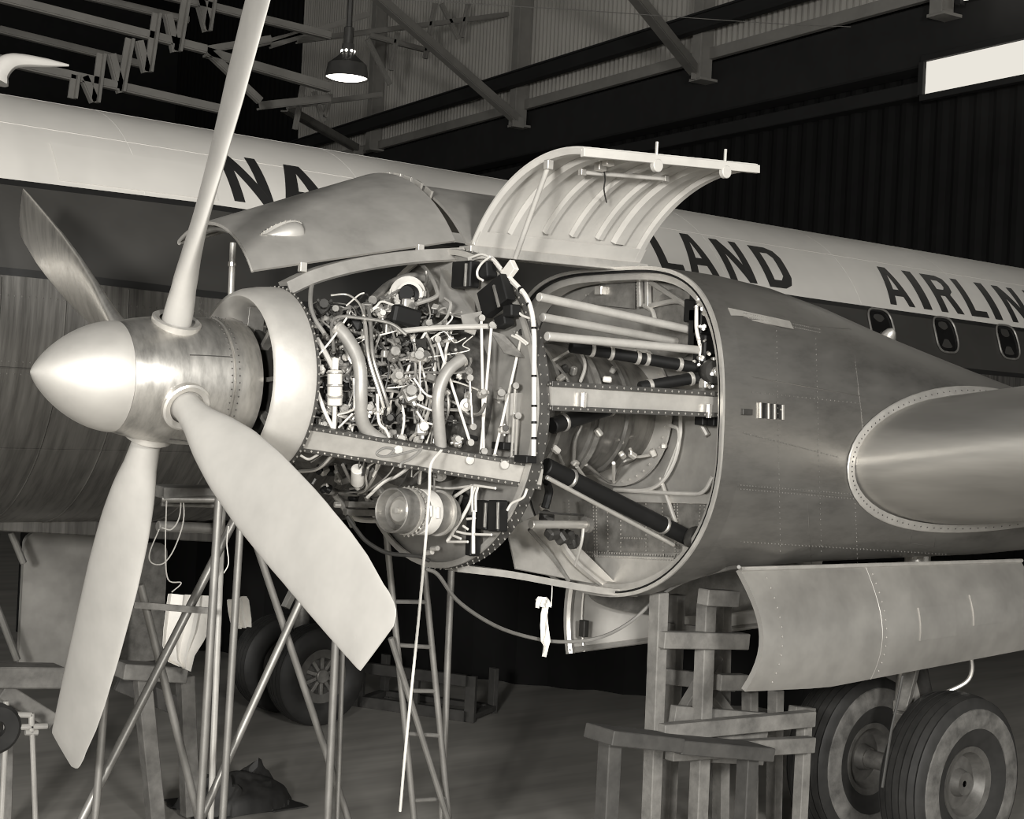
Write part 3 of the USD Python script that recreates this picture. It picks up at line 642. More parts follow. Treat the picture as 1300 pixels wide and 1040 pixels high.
rvp = [nac(391 + (690 - 391) * u, 543.5 + 50 * u, 1.010) for u in np.linspace(.01, .99, 36)] + [nac(384 + 303 * u, 571.5 + 48 * u, 1.010) for u in np.linspace(.01, .99, 36)]
obj(fb, 'rivets', studs(rvp, .0065), 'bright_metal', False, kind='stuff')
for px, py in ((596, 584), (640, 590), (505, 571)): obj(fb, 'plug', cyl(nac(px, py, 1.0), nac(px, py, 1.0) + V(-.003, -.01, 0), .022, 14), 'frame_metal')
ys = -.80
mb = obj(AIR, 'side_beam', quad_sheet([on(700, 488, 'y', ys), on(935, 503, 'y', ys), on(935, 527, 'y', ys), on(700, 517, 'y', ys)], .03, 2, 2), 'frame_metal', False, label='pale middle beam across the open bay')
for (a, b) in (((699, 487), (935, 502)), ((699, 518), (935, 528))):
    obj(mb, 'flange', beam(on(*a, 'y', ys - .005), on(*b, 'y', ys - .005), .03, .024), 'flange_metal')
    obj(mb, 'rivets', studs(line(on(*a, 'y', ys - .022), on(*b, 'y', ys - .022), 28), .0065), 'bright_metal', False, kind='stuff')
for px, py in ((741, 508), (900, 522)): obj(mb, 'clip', bbox(on(px, py, 'y', ys - .02), (.02, .02, .07)), 'bright_metal')
# bottom sill and the lit lower structure
sl = [on(572, 720, 'y', -.05), on(640, 728, 'y', -.08), on(700, 739, 'y', -.10), on(760, 749, 'y', -.12), on(800, 752, 'y', -.12)]
obj(AIR, 'bottom_sill', sweep_rect(spline(sl, 3), .12, .035), 'frame_metal', label='pale bottom sill of the bay')
q = [on(644, 672, 'y', .10), on(690, 650, 'y', .12), on(790, 748, 'y', .0), on(655, 722, 'y', .0)]
du = obj(AIR, 'air_duct', quad_sheet(q, .01, 6, 6), 'frame_metal', 30, label='pale sloping duct panel low in the bay')
obj(du, 'edge_tube', tube([on(688, 640, 'y', .05), on(706, 676, 'y', .03), on(730, 712, 'y', .0), on(768, 744, 'y', -.03)], .022, 8), 'bright_metal')
obj(du, 'edge_tube', tube([on(672, 672, 'y', .02), on(700, 705, 'y', .02), on(722, 738, 'y', .0)], .012, 8), 'dull_metal')
# struts of the engine mount
def strut(name, pts, r, mt, k=None, label=None, parent=None, y=None):
    return obj(parent or AIR, name, tube(pts, r, 10), mt, label=label)
for a, b, ya, yb in (((684, 377), (890, 422), -.62, -.55), ((688, 403), (884, 438), -.60, -.35), ((694, 427), (905, 446), -.70, -.66)):
    s = obj(AIR, 'mount_strut', cyl(on(*a, 'y', ya), on(*b, 'y', yb), .0215, 14), 'strut_paint', label='pale mount strut')
    obj(s, 'fork_end', cyl(on(*b, 'y', yb), on(b[0] + 14, b[1] + 1.5, 'y', yb), .010, 8), 'bright_metal')
blk = [((724, 440), (892, 468), -.42, -.66, .030), ((812, 492), (893, 478), -.60, -.70, .030), ((700, 541), (790, 512), -.62, -.55, .040), ((692, 592), (876, 684), -.66, -.60, .043)]
for a, b, ya, yb, r in blk:
    s = obj(AIR, 'mount_strut', cyl(on(*a, 'y', ya), on(*b, 'y', yb), r, 16), 'black_plastic', label='thick black mount strut')
    P, Q = on(*a, 'y', ya), on(*b, 'y', yb)
    for u in ((.16, .30, .5, .57, .82) if r < .035 and a[0] < 800 else (.16, .8)):
        c = P + (Q - P) * u; d = unit(Q - P) * .011; obj(s, 'clamp', cyl(c - d, c + d, r + .006, 16), 'bright_metal' if r < .035 else 'dull_metal')
for px, py, y in ((905, 472, -.76), (884, 685, -.68)):
    p = on(px, py, 'y', y); s = obj(AIR, 'mount_lug', lathe_dir([(-.03, .018), (-.03, .06), (-.01, .068), (.01, .068), (.03, .06), (.03, .018)], p, (-.25, -1, 0), 18, closed=True), 'dark_metal', label='round strut lug')
    obj(s, 'bolt', cyl(p + V(0, .04, 0), p + V(-.01, -.05, 0), .026, 10), 'bright_metal')
    for q in range(3): obj(s, 'bracket', bbox(p + V(-.02 + .05 * q, .03, -.06 + .02 * q), (.05, .05, .05)), 'dark_metal' if q else 'bright_metal')
obj(AIR, 'drag_rod', cyl(on(694, 606, 'y', -.70), on(855, 692, 'y', -.64), .011, 10), 'bright_metal', label='thin bright rod under the black strut')
pb_ = obj(AIR, 'bleed_pipe', cyl(on(674, 666, 'y', -.35), on(744, 666, 'y', -.30), .022, 14), 'bright_metal', label='bright stub pipe low in the bay')
obj(pb_, 'collar', lathe_dir([(0, .02), (0, .042), (.03, .042), (.03, .02)], on(742, 666, 'y', -.30), on(752, 666, 'y', -.3) - on(742, 666, 'y', -.3), 16, closed=True), 'dull_metal')
# bulkhead details at the back of the bay
XB = 2.745
def bk(px, py, off=0.): return on(px - max(0, px - 880) * .45 if off > .065 else px, py, 'x', XB - off)
bh = obj(AIR, 'bulkhead_fittings', beam(bk(755, 631, .02), bk(908, 634, .02), .04, .05), 'frame_metal', label='horizontal stiffener across the rear bulkhead')
obj(bh, 'lower_panel', quad_sheet([bk(735, 636, .008), bk(905, 638, .008), bk(895, 702, .008), bk(745, 700, .008)], .004), 'dull_metal', False)
obj(bh, 'patch_plate', quad_sheet([bk(755, 705, .012), bk(855, 708, .012), bk(852, 744, .012), bk(757, 742, .012)], .004), 'frame_metal', False, label='pale patch plate')
rows = [line(bk(a[0], a[1], .014), bk(b[0], b[1], .014), n) for a, b, n in (((722, 636), (724, 704), 18), ((753, 636), (755, 704), 18), ((757, 636), (758, 704), 18), ((771, 640), (772, 700), 12), ((788, 640), (788, 700), 12), ((820, 640), (820, 704), 14), ((841, 640), (842, 704), 14), ((856, 640), (857, 704), 18), ((860, 640), (861, 704), 18),
        ((889, 642), (885, 700), 14), ((894, 642), (898, 700), 14), ((728, 700), (895, 708), 52), ((728, 705), (895, 713), 52), ((745, 632), (905, 635), 30), ((790, 683), (818, 684), 10), ((744, 375), (800, 352), 18), ((765, 395), (800, 365), 14), ((807, 345), (809, 388), 12), ((824, 345), (826, 388), 12))]
obj(bh, 'rivets', studs(np.vstack(rows), .006), 'bright_metal', False, kind='stuff')
for a, b in (((812, 338), (813, 390)), ((822, 338), (823, 390))): obj(bh, 'post', beam(bk(*a, .04), bk(*b, .04), .025, .03, (1, 0, 0)), 'frame_metal')
for pts, r in ((((826, 388), (862, 383), (882, 402), (880, 416)), .014), (((826, 358), (860, 380), (900, 405)), .016), (((818, 388), (828, 395), (832, 410)), .014)):
    obj(bh, 'stiffener', tube([bk(*p, .04) for p in pts], r, 8), 'frame_metal')
obj(bh, 'recess', lathe_dir([(0, .01), (0, .19), (.02, .19), (.02, .01)], bk(858, 412, .0), (-1, 0, 0), 28, closed=True), 'dull_metal')
obj(bh, 'access_plate', quad_sheet([bk(735, 385, .02), bk(772, 352, .02), bk(806, 350, .02), bk(806, 392, .02)], .004), 'dull_metal', False)
for px, py in ((763, 369), (857, 354)): obj(bh, 'bracket', bbox(bk(px, py, .03), (.05, .06, .05)), 'bright_metal')
for pts in (((851, 540), (862, 548), (858, 580), (842, 610), (820, 622), (780, 622)), ((905, 605), (893, 624), (870, 627), (780, 622)), ((864, 528), (862, 560), (845, 605))):
    obj(bh, 'pipe', tube([bk(*p, .06) for p in pts], .011, 7), 'strut_paint')
obj(bh, 'prop_rod', cyl(bk(838, 607, .05), bk(858, 664, .05), .012, 8), 'bright_metal')
for px, py, w, h in ((888, 395, .10, .12), (897, 420, .09, .22), (905, 405, .06, .16), (908, 450, .09, .20), (896, 374, .06, .08), (908, 534, .06, .05)):
    obj(bh, 'relay_box', bbox(bk(px, py, .08), (.10, w, h)), 'black_plastic')
rg = random.Random(5)
for i in range(40): 
    py = rg.uniform(375, 492); px = rg.uniform(884, min(925, 900 + (py - 375) * .35))
    obj(bh, 'terminal', cyl(bk(px, py, .13), bk(px + rg.uniform(-5, 5), py + rg.uniform(-2, 2), .15), rg.uniform(.006, .012), 6), 'bright_metal')
obj(bh, 'conduit', tube([bk(888, 388, .14), bk(888, 418, .14), bk(896, 440, .13), bk(897, 462, .12)], .010, 8), 'white_sleeve')
obj(bh, 'relay_box', bbox(bk(906, 535, .06), (.06, .06, .05)), 'black_plastic'); obj(bh, 'label_plate', quad_sheet([bk(908, 598, .02), bk(918, 594, .02), bk(920, 602, .02), bk(910, 607, .02)], .003), 'white_sleeve', False)
obj(bh, 'angle_brace', cyl(bk(884, 528, .05), bk(898, 553, .03), .016, 8), 'frame_metal')

# ---- landing gear and its doors
def wheel(parent, c, R, w, mt, rim=True, k=.42):
    h = w / 2
    prof = [(-h * .72, R * k), (-h * .95, R * .62), (-h, R * .78), (-h * .86, R * .92)]
    tr = []
    for i, u in enumerate(np.linspace(-.72, .72, 6)):
        r = R * (1 - .035 * (u / .72) ** 2)
        tr += [(h * (u - .03), r), (h * (u - .028), r - .016), (h * (u + .028), r - .016), (h * (u + .03), r)]
    prof = prof + tr + [(h * .86, R * .92), (h, R * .78), (h * .95, R * .62), (h * .72, R * k)]
    t = obj(parent, 'tyre', lathe(prof, c, 'y', 56, closed=True), 'rubber', 50)
    if mt: 
        for s in (-1,):
            obj(t, 'sidewall', lathe([(s * h * 1.0, R * .64), (s * h * 1.03, R * .74), (s * h * .97, R * .85), (s * h * .9, R * .86), (s * h * .9, R * .64)], c, 'y', 48, closed=True), mt, 50, label='dusty grey sidewall band')
    rm = obj(t, 'rim', lathe([(-h * .62, .02), (-h * .66, R * .13), (-h * .35, R * .16), (-h * .30, R * .30), (-h * .7, R * .36), (-h * .78, R * (k + .01)), (-h * .6, R * k), (h * .6, R * k), (h * .6, .02)], c, 'y', 40), 'rim_metal', 30)
    return t
lg = obj(AIR, 'landing_gear', cyl(V(5.45, 0, 2.3), V(5.4, 0, .62), .085, 20), 'bright_metal', label='bright main gear leg of the near nacelle')
for y in (-.36, .40): wheel(lg, V(5.40, y, .58), .57, .36, 'tyre_dust')
obj(lg, 'axle', cyl(V(5.4, -.36, .58), V(5.4, .40, .58), .06), 'dull_metal')
obj(lg, 'torque_link', beam(V(5.33, -.1, 1.35), V(5.15, -.14, 1.0), .09, .05), 'dull_metal'); obj(lg, 'torque_link', beam(V(5.15, -.14, 1.0), V(5.33, -.1, .72), .09, .05), 'dull_metal')
obj(lg, 'side_brace', cyl(V(5.5, -.10, 1.0), V(5.1, -.12, 1.9), .045, 12), 'dark_metal')
obj(lg, 'brake_hose', tube([V(5.5, -.17, 1.5), V(5.62, -.3, 1.38), V(5.64, -.3, 1.2), V(5.48, -.18, 1.08)], .014, 8), 'bright_metal')
obj(lg, 'valve_block', bbox(V(5.22, -.10, 1.02), (.1, .08, .08)), 'bright_metal')
def gdoor(y0, bow, xs, zt, zb, t):
    G = []
    for u in np.linspace(0, 1, 16):
        x = xs[0] + (xs[1] - xs[0]) * u; ztt = np.interp(u, [0, 1], zt); zbb = np.interp(u, [0, .25, 1], zb)
        w = np.linspace(0, 1, 14); G.append(np.stack([np.full(14, x) + .0 * w, y0 + bow * (np.sin(np.pi * w * .75) / 1.0 - .25 * w), ztt + (zbb - ztt) * w], 1))
    return np.array(G)
G = gdoor(-.78, -.17, (2.88, 5.42), (2.06, 2.04), (1.44, 1.41, 1.50), .03)
for i in range(14): G[0, i, 0] += .05 * math.sin(np.pi * i / 13); G[1, i, 0] += .02 * math.sin(np.pi * i / 13)
gd = obj(AIR, 'gear_door', sheet(G, -.03), 'gear_door_metal', 40, label='long bare metal gear door hanging open at the near side')
def on_grid(i, u, off): return None
obj(gd, 'skin_seam', tube(G[6] + V(0, .001, 0), .003, 6, smooth=False), 'gear_door_metal')
for i0, j0, i1, j1 in ((8, 5, 10, 9), (11, 4, 13, 8)):
    obj(gd, 'access_panel', sheet(G[i0:i1 + 1, j0:j1 + 1] + V(0, -.006, 0), -.008), 'gear_door_metal', 40)
obj(gd, 'hinge_strip', tube(G[:, 0] + V(0, -.006, 0), .012, 8, smooth=False), 'frame_metal')
obj(gd, 'rivets', studs(np.vstack([G[6, 1:-1] + V(0.03, -.004, 0), G[1, 1:-1] + V(0, -.004, 0)]), .006), 'frame_metal', False, kind='stuff')
G2 = gdoor(.74, .10, (3.08, 5.4), (2.04, 2.03), (1.36, 1.38, 1.45), .03)
g2 = obj(AIR, 'gear_door', sheet(G2, .03), 'door_paint', 40, label='far gear door, its pale hollow inner face seen past the trestle')
obj(g2, 'front_rib', tube(G2[0] + V(.02, -.02, 0), .03, 8, smooth=False), 'bright_metal'); obj(g2, 'front_rib', tube(G2[1] + V(-.03, -.02, 0), .016, 8, smooth=False), 'bright_metal')
obj(g2, 'lower_rib', tube(G2[:, -1] + V(0, -.02, .02), .02, 8, smooth=False), 'frame_metal')
obj(g2, 'hollow', trimesh.Trimesh(*(lambda m: (m.vertices * [1.05, .06, .20] + V(4.2, .70, 1.75), m.faces))(trimesh.creation.icosphere(3, 1.0)), process=False), 'dull_metal', 40, label='dark oval recess')
for z in (1.82, 1.52): obj(g2, 'hinge_fitting', bbox(V(3.14, .70, z), (.04, .05, .10)), 'dark_metal')
# far landing gear, beyond the fuselage
LY = 5.05
l2 = obj(AIR, 'landing_gear', cyl(V(3.93, LY + .3, 2.2), V(3.93, LY + .3, .45), .07, 16), 'dull_metal', label='landing gear of the far side, seen past the work stand')
for y in (LY, LY + .62):
    t = wheel(l2, V(3.92, y, .44), .44, .30, None, k=.52)
    if y == LY:
        for a in np.arange(10) / 10 * 2 * np.pi:
            d = V(math.sin(a), 0, math.cos(a)); obj(t, 'rim_spoke', beam(V(3.92, y - .09, .44) + d * .06, V(3.92, y - .09, .44) + d * .2, .03, .03, (0, 1, 0)), 'dull_metal')
        obj(t, 'hub_cap', cyl(V(3.92, y - .13, .44), V(3.92, y - .08, .44), .06, 16), 'dull_metal')
obj(l2, 'torque_link', beam(V(3.85, LY + .2, 1.3), V(3.7, LY + .2, 1.0), .08, .05), 'bright_metal')
# far nacelle and its two hanging doors
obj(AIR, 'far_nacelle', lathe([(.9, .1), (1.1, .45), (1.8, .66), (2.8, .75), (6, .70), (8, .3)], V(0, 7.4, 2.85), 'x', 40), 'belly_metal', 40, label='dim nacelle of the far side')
def rounded_panel(x0, x1, z0, z1, y, t, rc):
    from shapely.geometry import box
    P = np.array(box(x0 + rc, z0 + rc, x1 - rc, z1 - rc).buffer(rc).exterior.coords)[:-1]
    return swap(extrude_poly(P, y, y + t), [0, 2, 1])
def far_panel(a, b, y, label, mt):
    P, Q = on(*a, 'y', y), on(*b, 'y', y)
    return obj(AIR, 'gear_door', rounded_panel(min(P[0], Q[0]), max(P[0], Q[0]), min(P[2], Q[2]), max(P[2], Q[2]), y, .05, .09), mt, 30, label=label)
far_panel((32, 676), (150, 846), 4.55, 'rounded pale gear door hanging at the far left', 'gear_door_metal')
far_panel((152, 690), (206, 838), 4.9, 'darker rounded gear door behind the lower propeller blade', 'dull_metal')
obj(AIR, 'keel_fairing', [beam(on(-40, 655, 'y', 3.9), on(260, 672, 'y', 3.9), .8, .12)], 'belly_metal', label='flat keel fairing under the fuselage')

# ================================================================== THE PROPELLER
PR = thing('propeller', 'four-bladed propeller with a pointed metal spinner, in front of the open engine', 'propeller', (0, 0, HUB))
HC = V(0, 0, HUB)
def ogive(x): 
    u = np.clip((x + .585) / (.585 - .228), 0, 1); return .2385 * (1 - (1 - u) ** 1.75) ** .78
sx = -.585 + (.585 - .228) * np.linspace(0, 1, 30) ** 1.6
sp = obj(PR, 'spinner', lathe([(x, max(r, 1e-4)) for x, r in zip(sx, ogive(sx))] + [(-.226, .232)], HC, 'x', 72), 'spinner_metal', 50, label='satin pointed spinner nose')
obj(PR, 'hub_shell', lathe([(-.224, .23), (-.226, .237), (-.15, .256), (-.05, .272), (.08, .283), (.195, .285), (.197, .280), (.205, .280), (.207, .285)], HC, 'x', 72), 'hub_metal', 40, label='brushed spinner shell round the blade roots')
obj(PR, 'rear_band', lathe([(.207, .284), (.209, .288), (.25, .287), (.30, .283), (.345, .276), (.345, .25), (.28, .2)], HC, 'x', 72), 'hub_metal', 40, label='rear riveted band of the spinner')
aa = np.arange(60) / 60 * 2 * np.pi
obj(PR, 'rivets', studs(np.vstack([np.stack([np.full(60, x), r * np.cos(aa), HUB + r * np.sin(aa)], 1) for x, r in ((.225, .2885), (.19, .2855))]), .0045), 'flange_metal', False, kind='stuff')
obj(PR, 'back_plate', lathe([(.345, .25), (.34, .12), (.36, .01)], HC, 'x', 48), 'dark_metal')
for ph in (-1.95, -.38, 1.2, 2.75):
    a = np.linspace(ph, ph + .01, 2)
    obj(PR, 'shell_seam', tube([HC + V(x, r * math.cos(ph), r * math.sin(ph)) for x, r in ((-.0, .2775), (.08, .2835), (.195, .2855))], .0025, 5, smooth=False), 'flange_metal')
A2 = -1.1411
TIPS = dict()
def blade(ang, label, mt):
    e = V(0, math.cos(ang), math.sin(ang)); t = V(0, math.sin(ang), -math.cos(ang)); X = V(1, 0, 0)
    S = []; R = 2.03
    st = [(.18, .128, 1.0, 48), (.27, .128, 1.0, 48), (.33, .130, .95, 48), (.42, .155, .72, 38), (.55, .222, .46, 31), (.75, .295, .28, 23), (1.0, .340, .19, 18), (1.3, .356, .14, 14), (1.6, .348, .11, 12), (1.75, .334, .095, 11), (1.9, .302, .08, 10), (1.965, .282, .068, 10), (1.995, .264, .05, 10), (2.012, .215, .03, 10)]
    rr = np.array([s[0] for s in st]); fine = np.unique(np.concatenate([np.linspace(.18, 1.9, 36), np.linspace(1.9, 2.012, 10)]))
    m = 36
    for r in fine:
        c, tc, be = (float(np.interp(r, rr, [s[i] for s in st])) for i in (1, 2, 3)); be = math.radians(be)
        ch = math.cos(be) * t + math.sin(be) * X; nn = np.cross(e, ch)
        u = np.arange(m) / m * 2 * np.pi
        xx = np.cos(u) / 2; th = np.sin(u) / 2 * tc
        w = np.clip((tc - .2) / .8, 0, 1)
        th = th * np.where(th < 0, (.55 + .45 * w), 1.0) * (1 + (1 - w) * .25 * (-xx))
        S.append(HC + e * (r + (.05 * xx[:, None] if r > 1.9 else 0)) + np.outer(xx * c - max(0, (r > 1.45) * (.356 - c) * .42), ch) + np.outer(th * c, nn))
    b = obj(PR, 'blade', loft(S), mt, 50, label=label)
    col = lathe_dir([(.225, .09), (.225, .112), (.262, .118), (.292, .112), (.296, .085), (.28, .06)], HC, e, 32)
    obj(b, 'blade_collar', lathe_dir([(.23, .106), (.282, .107), (.288, .098), (.280, .075)], HC, e, 36), 'bright_metal', 40, label='pale collar round the blade root')
    return b
blade(A2, 'pale lower left blade', 'blade_paint')
blade(A2 - np.pi / 2, 'pale lower right blade reaching towards the camera', 'blade_paint')
blade(A2 + np.pi / 2, 'darker bare metal blade pointing up to the far left', 'blade_metal')
blade(A2 + np.pi, 'upright blade seen nearly edge on', 'blade_paint')

# ================================================================== THE ENGINE
EN = thing('turboprop_engine', 'exposed turboprop engine wrapped in pipes, hoses and wiring inside the open nacelle', 'engine', (1.0, 0, HUB))
def zc(x): return zn(x)
EC = V(0, 0, HUB)
bo = obj(EN, 'nose_bowl', lathe([(.57, .30), (.47, .31), (.40, .335), (.355, .357), (.34, .372), (.348, .392), (.38, .408), (.44, .420), (.50, .426), (.523, .425), (.523, .40)], EC + V(0, 0, .022), 'x', 80), 'bowl_metal', 50, label='smooth pale intake cowl behind the spinner')
obj(bo, 'rear_flange', lathe([(.523, .39), (.523, .430), (.537, .430), (.537, .39)], EC + V(0, 0, .018), 'x', 80, closed=True), 'flange_metal', 30)
obj(bo, 'rivets', studs(np.stack([np.full(72, .531), .432 * np.cos(np.arange(72) / 72 * 2 * np.pi), HUB + .018 + .432 * np.sin(np.arange(72) / 72 * 2 * np.pi)], 1), .006), 'bright_metal', False, kind='stuff')
obj(bo, 'intake_vane', lathe([(.40, .02), (.42, .25), (.44, .25), (.44, .02)], EC, 'x', 40), 'dark_metal')
for a in (1.0, 1.7, 2.4, 3.1, 3.8, 4.6, 5.4, 6.1):
    d = V(0, math.cos(a), math.sin(a)); obj(bo, 'strut_vane', beam(EC + V(.42, 0, .01) + d * .22, EC + V(.42, 0, .015) + d * .335, .02, .08, (1, 0, 0)), 'dull_metal')
core = obj(EN, 'casing', lathe([(.50, .02), (.50, .25), (.62, .30), (.72, .33), (.74, .36), (.78, .36), (.79, .33), (.98, .34), (1.0, .38), (1.05, .38), (1.06, .35), (1.25, .40), (1.27, .44), (1.31, .44), (1.32, .40), (1.52, .42), (1.55, .3)], EC + V(0, 0, -.02), 'x', 56), 'core_metal', 30, label='dark ribbed engine casing')
rg = random.Random(11)
# fittings crowding the casing, each its own small casting
def rot(rg):
    q = trimesh.transformations.random_rotation_matrix(np.array([rg.random(), rg.random(), rg.random()]))[:3, :3]; return q
def cas(x, a, r): return EC + V(x, -r * math.cos(a), r * math.sin(a) - .03)
MT = ['bright_metal', 'frame_metal', 'dull_metal', 'dull_metal', 'dull_metal', 'dark_metal', 'dark_metal', 'black_plastic', 'hose_grey']
for i in range(520):
    x = rg.uniform(.60, 1.25); a = rg.uniform(-.75, 1.25); r = rn(x) * rg.uniform(.68, .86); c = cas(x, a, r); s = rg.choice([.009, .011, .013, .016, .02, .024, .03]); m = rg.choice(MT); n = V(rg.uniform(-.5, .5), -math.cos(a), math.sin(a)); k = rg.random()
    if k < .35: o = obj(EN, 'accessory_block', bbox(c, (s * rg.uniform(1, 2), s * rg.uniform(.8, 1.5), s * rg.uniform(.8, 1.8)), rot(rg) if k < .15 else None, .15), m)
    elif k < .75:
        d = unit(n if k < .6 else V(rg.uniform(-1, 1), -.3, rg.uniform(-1, 1))); o = obj(EN, 'fitting', lathe_dir([(0, 1e-4), (0, s * .55), (s * .4, s * .6), (s * .45, s * .8), (s * .8, s * .8), (s * .85, s * .45), (s * 1.4, s * .42), (s * 1.45, 1e-4)], c - d * s, d, 10), m)
    else: o = obj(EN, 'flange', lathe_dir([(0, s * .4), (0, s), (s * .25, s), (s * .3, s * .5), (s * .5, s * .4), (s * .5, 1e-4)], c, unit(n), 14), m)
# small bore pipes and wires looping over the casing
for i in range(130):
    x = rg.uniform(.62, 1.15); a = rg.uniform(-.6, 1.2); P = []
    da, dx = rg.uniform(-.35, .35), rg.uniform(-.10, .10)
    if rg.random() < .3: da, dx = da * .3, dx * 2.2
    else: da, dx = da * 1.7, dx * .35
    for k in range(5):
        r = rn(x) * rg.uniform(.74, .88); P.append(cas(min(max(x, .6), 1.25), a, r)); x += dx + rg.uniform(-.03, .03); a += da * .6 + rg.uniform(-.07, .07)
    w = rg.random()
    obj(EN, 'pipe' if w < .45 else 'wire', tube(P, rg.uniform(.005, .009) if w < .45 else rg.uniform(.0025, .0045), 6, 5), rg.choice(['bright_metal', 'frame_metal', 'dull_metal', 'dull_metal', 'hose_grey', 'dark_metal', 'white_sleeve']) if w < .8 else 'black_cable')
def pipe(name, px, r, mt, k=1.0, label=None, n=8):
    ks = [k] * len(px) if np.ndim(k) == 0 else np.interp(np.linspace(0, 1, len(px)), np.linspace(0, 1, len(k)), k)
    return obj(EN, name, tube([nac(x, y, kk) for (x, y), kk in zip(px, ks)], r, n), mt, label=label)
S_ = 1 / 300.                 # metres per pixel at the engine
h1 = pipe('hose', [(427, 416), (437, 425), (450, 445), (457, 468), (458, 500), (459, 530), (467, 547), (486, 561)], .031, 'hose_grey', .92, 'thick grey hose at the front of the engine', 14)
h2 = pipe('hose', [(588, 455), (571, 468), (560, 487), (556, 508), (557, 535), (560, 574)], .028, 'hose_grey', .95, 'thick grey hose at the middle of the engine', 14)
for p, q in (((427, 416), (431, 419)), ((588, 455), (584, 458))): obj(EN, 'hose_clamp', cyl(nac(*p, .93), nac(*q, .93), .036, 14), 'bright_metal')
pipe('hose', [(473, 381), (494, 362), (518, 352), (537, 353), (546, 361), (536, 373)], .021, 'dull_metal', [.85, .8, .8], 'dark curved hose at the top of the engine', 12)
pipe('pipe', [(412, 424), (398, 402), (394, 378), (401, 352), (430, 343), (470, 336), (523, 331), (536, 337), (546, 350), (554, 367), (553, 377), (528, 386)], .0105, 'hose_grey', .95, 'thin pipe looping under the top rail')
for k, px in enumerate([[(460, 387), (464, 415), (468, 454), (482, 500), (487, 518)], [(468, 392), (471, 420), (474, 455), (488, 500), (493, 516)]]): pipe('pipe', px, .009, 'bright_metal' if k == 0 else 'dull_metal', .9)
pipe('pipe', [(424, 447), (421, 414), (428, 403), (450, 403), (494, 410), (516, 425)], .008, 'dull_metal', .94)
pipe('pipe', [(505, 421), (545, 417), (590, 415), (634, 414)], .0135, 'strut_paint', .9, 'pale straight pipe across the top of the engine')
pipe('pipe', [(402, 430), (413, 448), (424, 470)], .012, 'strut_paint', .93); pipe('pipe', [(403, 452), (414, 440), (428, 422), (440, 404)], .005, 'white_sleeve', .95)
pipe('pipe', [(402, 495), (412, 522), (424, 547)], .009, 'white_sleeve', .95); pipe('pipe', [(449, 480), (450, 515), (444, 522), (430, 526)], .007, 'bright_metal', .93)
pipe('pipe', [(479, 500), (481, 535), (490, 546), (494, 555)], .007, 'white_sleeve', .93); pipe('wire', [(430, 543), (448, 525)], .006, 'bright_metal', .95)
pipe('wire', [(525, 480), (540, 500), (553, 505)], .005, 'white_sleeve', .93); pipe('wire', [(529, 513), (545, 520), (553, 522)], .005, 'white_sleeve', .93); pipe('wire', [(529, 522), (538, 535), (550, 539)], .005, 'white_sleeve', .93)
pipe('wire', [(440, 388), (455, 375), (462, 372)], .004, 'white_sleeve', .93); pipe('wire', [(420, 375), (440, 374), (455, 384), (462, 400)], .005, 'bright_metal', .93)
for k, px in enumerate([[(611, 404), (613, 500), (614, 573)], [(624, 413), (616, 500), (610, 579)], [(665, 415), (647, 492), (627, 581)], [(555, 431), (578, 500), (597, 562)], [(533, 446), (533, 505)], [(596, 480), (600, 542)], [(654, 490), (649, 583)], [(657, 528), (654, 585)]]):
    P = [nac(*p, .93) for p in (px[0], px[-1])]
    r = obj(EN, 'control_rod', cyl(P[0], P[1], 0.0068 if k < 4 else .0055, 8), 'white_sleeve' if k < 4 else 'bright_metal', label=None)
    for q in P: obj(r, 'rod_end', lathe_dir([(-.012, 1e-4), (-.012, .016), (.012, .016), (.012, 1e-4)], q, (-.3, -1, .1), 10), 'dull_metal')
fi = cyl(nac(425, 470, .95), nac(425, 515, .95), .033, 18)
f_ = obj(EN, 'fuel_filter', fi, 'white_sleeve', label='white cylindrical filter canister')
for y in (472, 488, 500): obj(f_, 'band', cyl(nac(425, y, .95), nac(425, y + 3, .95), .038, 18), 'bright_metal')
obj(f_, 'stem', cyl(nac(425, 515, .95), nac(424, 547, .95), .010, 8), 'white_sleeve'); obj(f_, 'inlet', cyl(nac(426, 455, .95), nac(425, 470, .95), .016, 10), 'white_sleeve')
# round generator unit at the top
gp = nac(523, 377, .80)
gu = obj(EN, 'top_generator', lathe_dir([(0, 1e-4), (0, .075), (.02, .088), (.10, .09), (.10, .02)], gp + V(.06, .08, 0), (-.75, -.62, .1), 28), 'frame_metal', 30, label='round pale unit at the top of the engine')
obj(gu, 'boss', lathe_dir([(0, .05), (.06, .05), (.07, .035), (.10, .034), (.10, 1e-4)], gp, (-.75, -.62, .1), 24), 'black_plastic', 30); obj(gu, 'ring', lathe_dir([(.03, .05), (.03, .066), (.045, .066), (.045, .05)], gp, (-.75, -.62, .1), 24, closed=True), 'bright_metal')
obj(EN, 'cover_bag', bbox(nac(515, 402, .95), (.15, .05, .085), trimesh.transformations.rotation_matrix(.15, [0, 1, 0])[:3, :3], .22), 'black_plastic', label='black cover tied over a fitting')
def fwl(px, py, off=.05): return on(px, py, 'x', 1.50 - off)
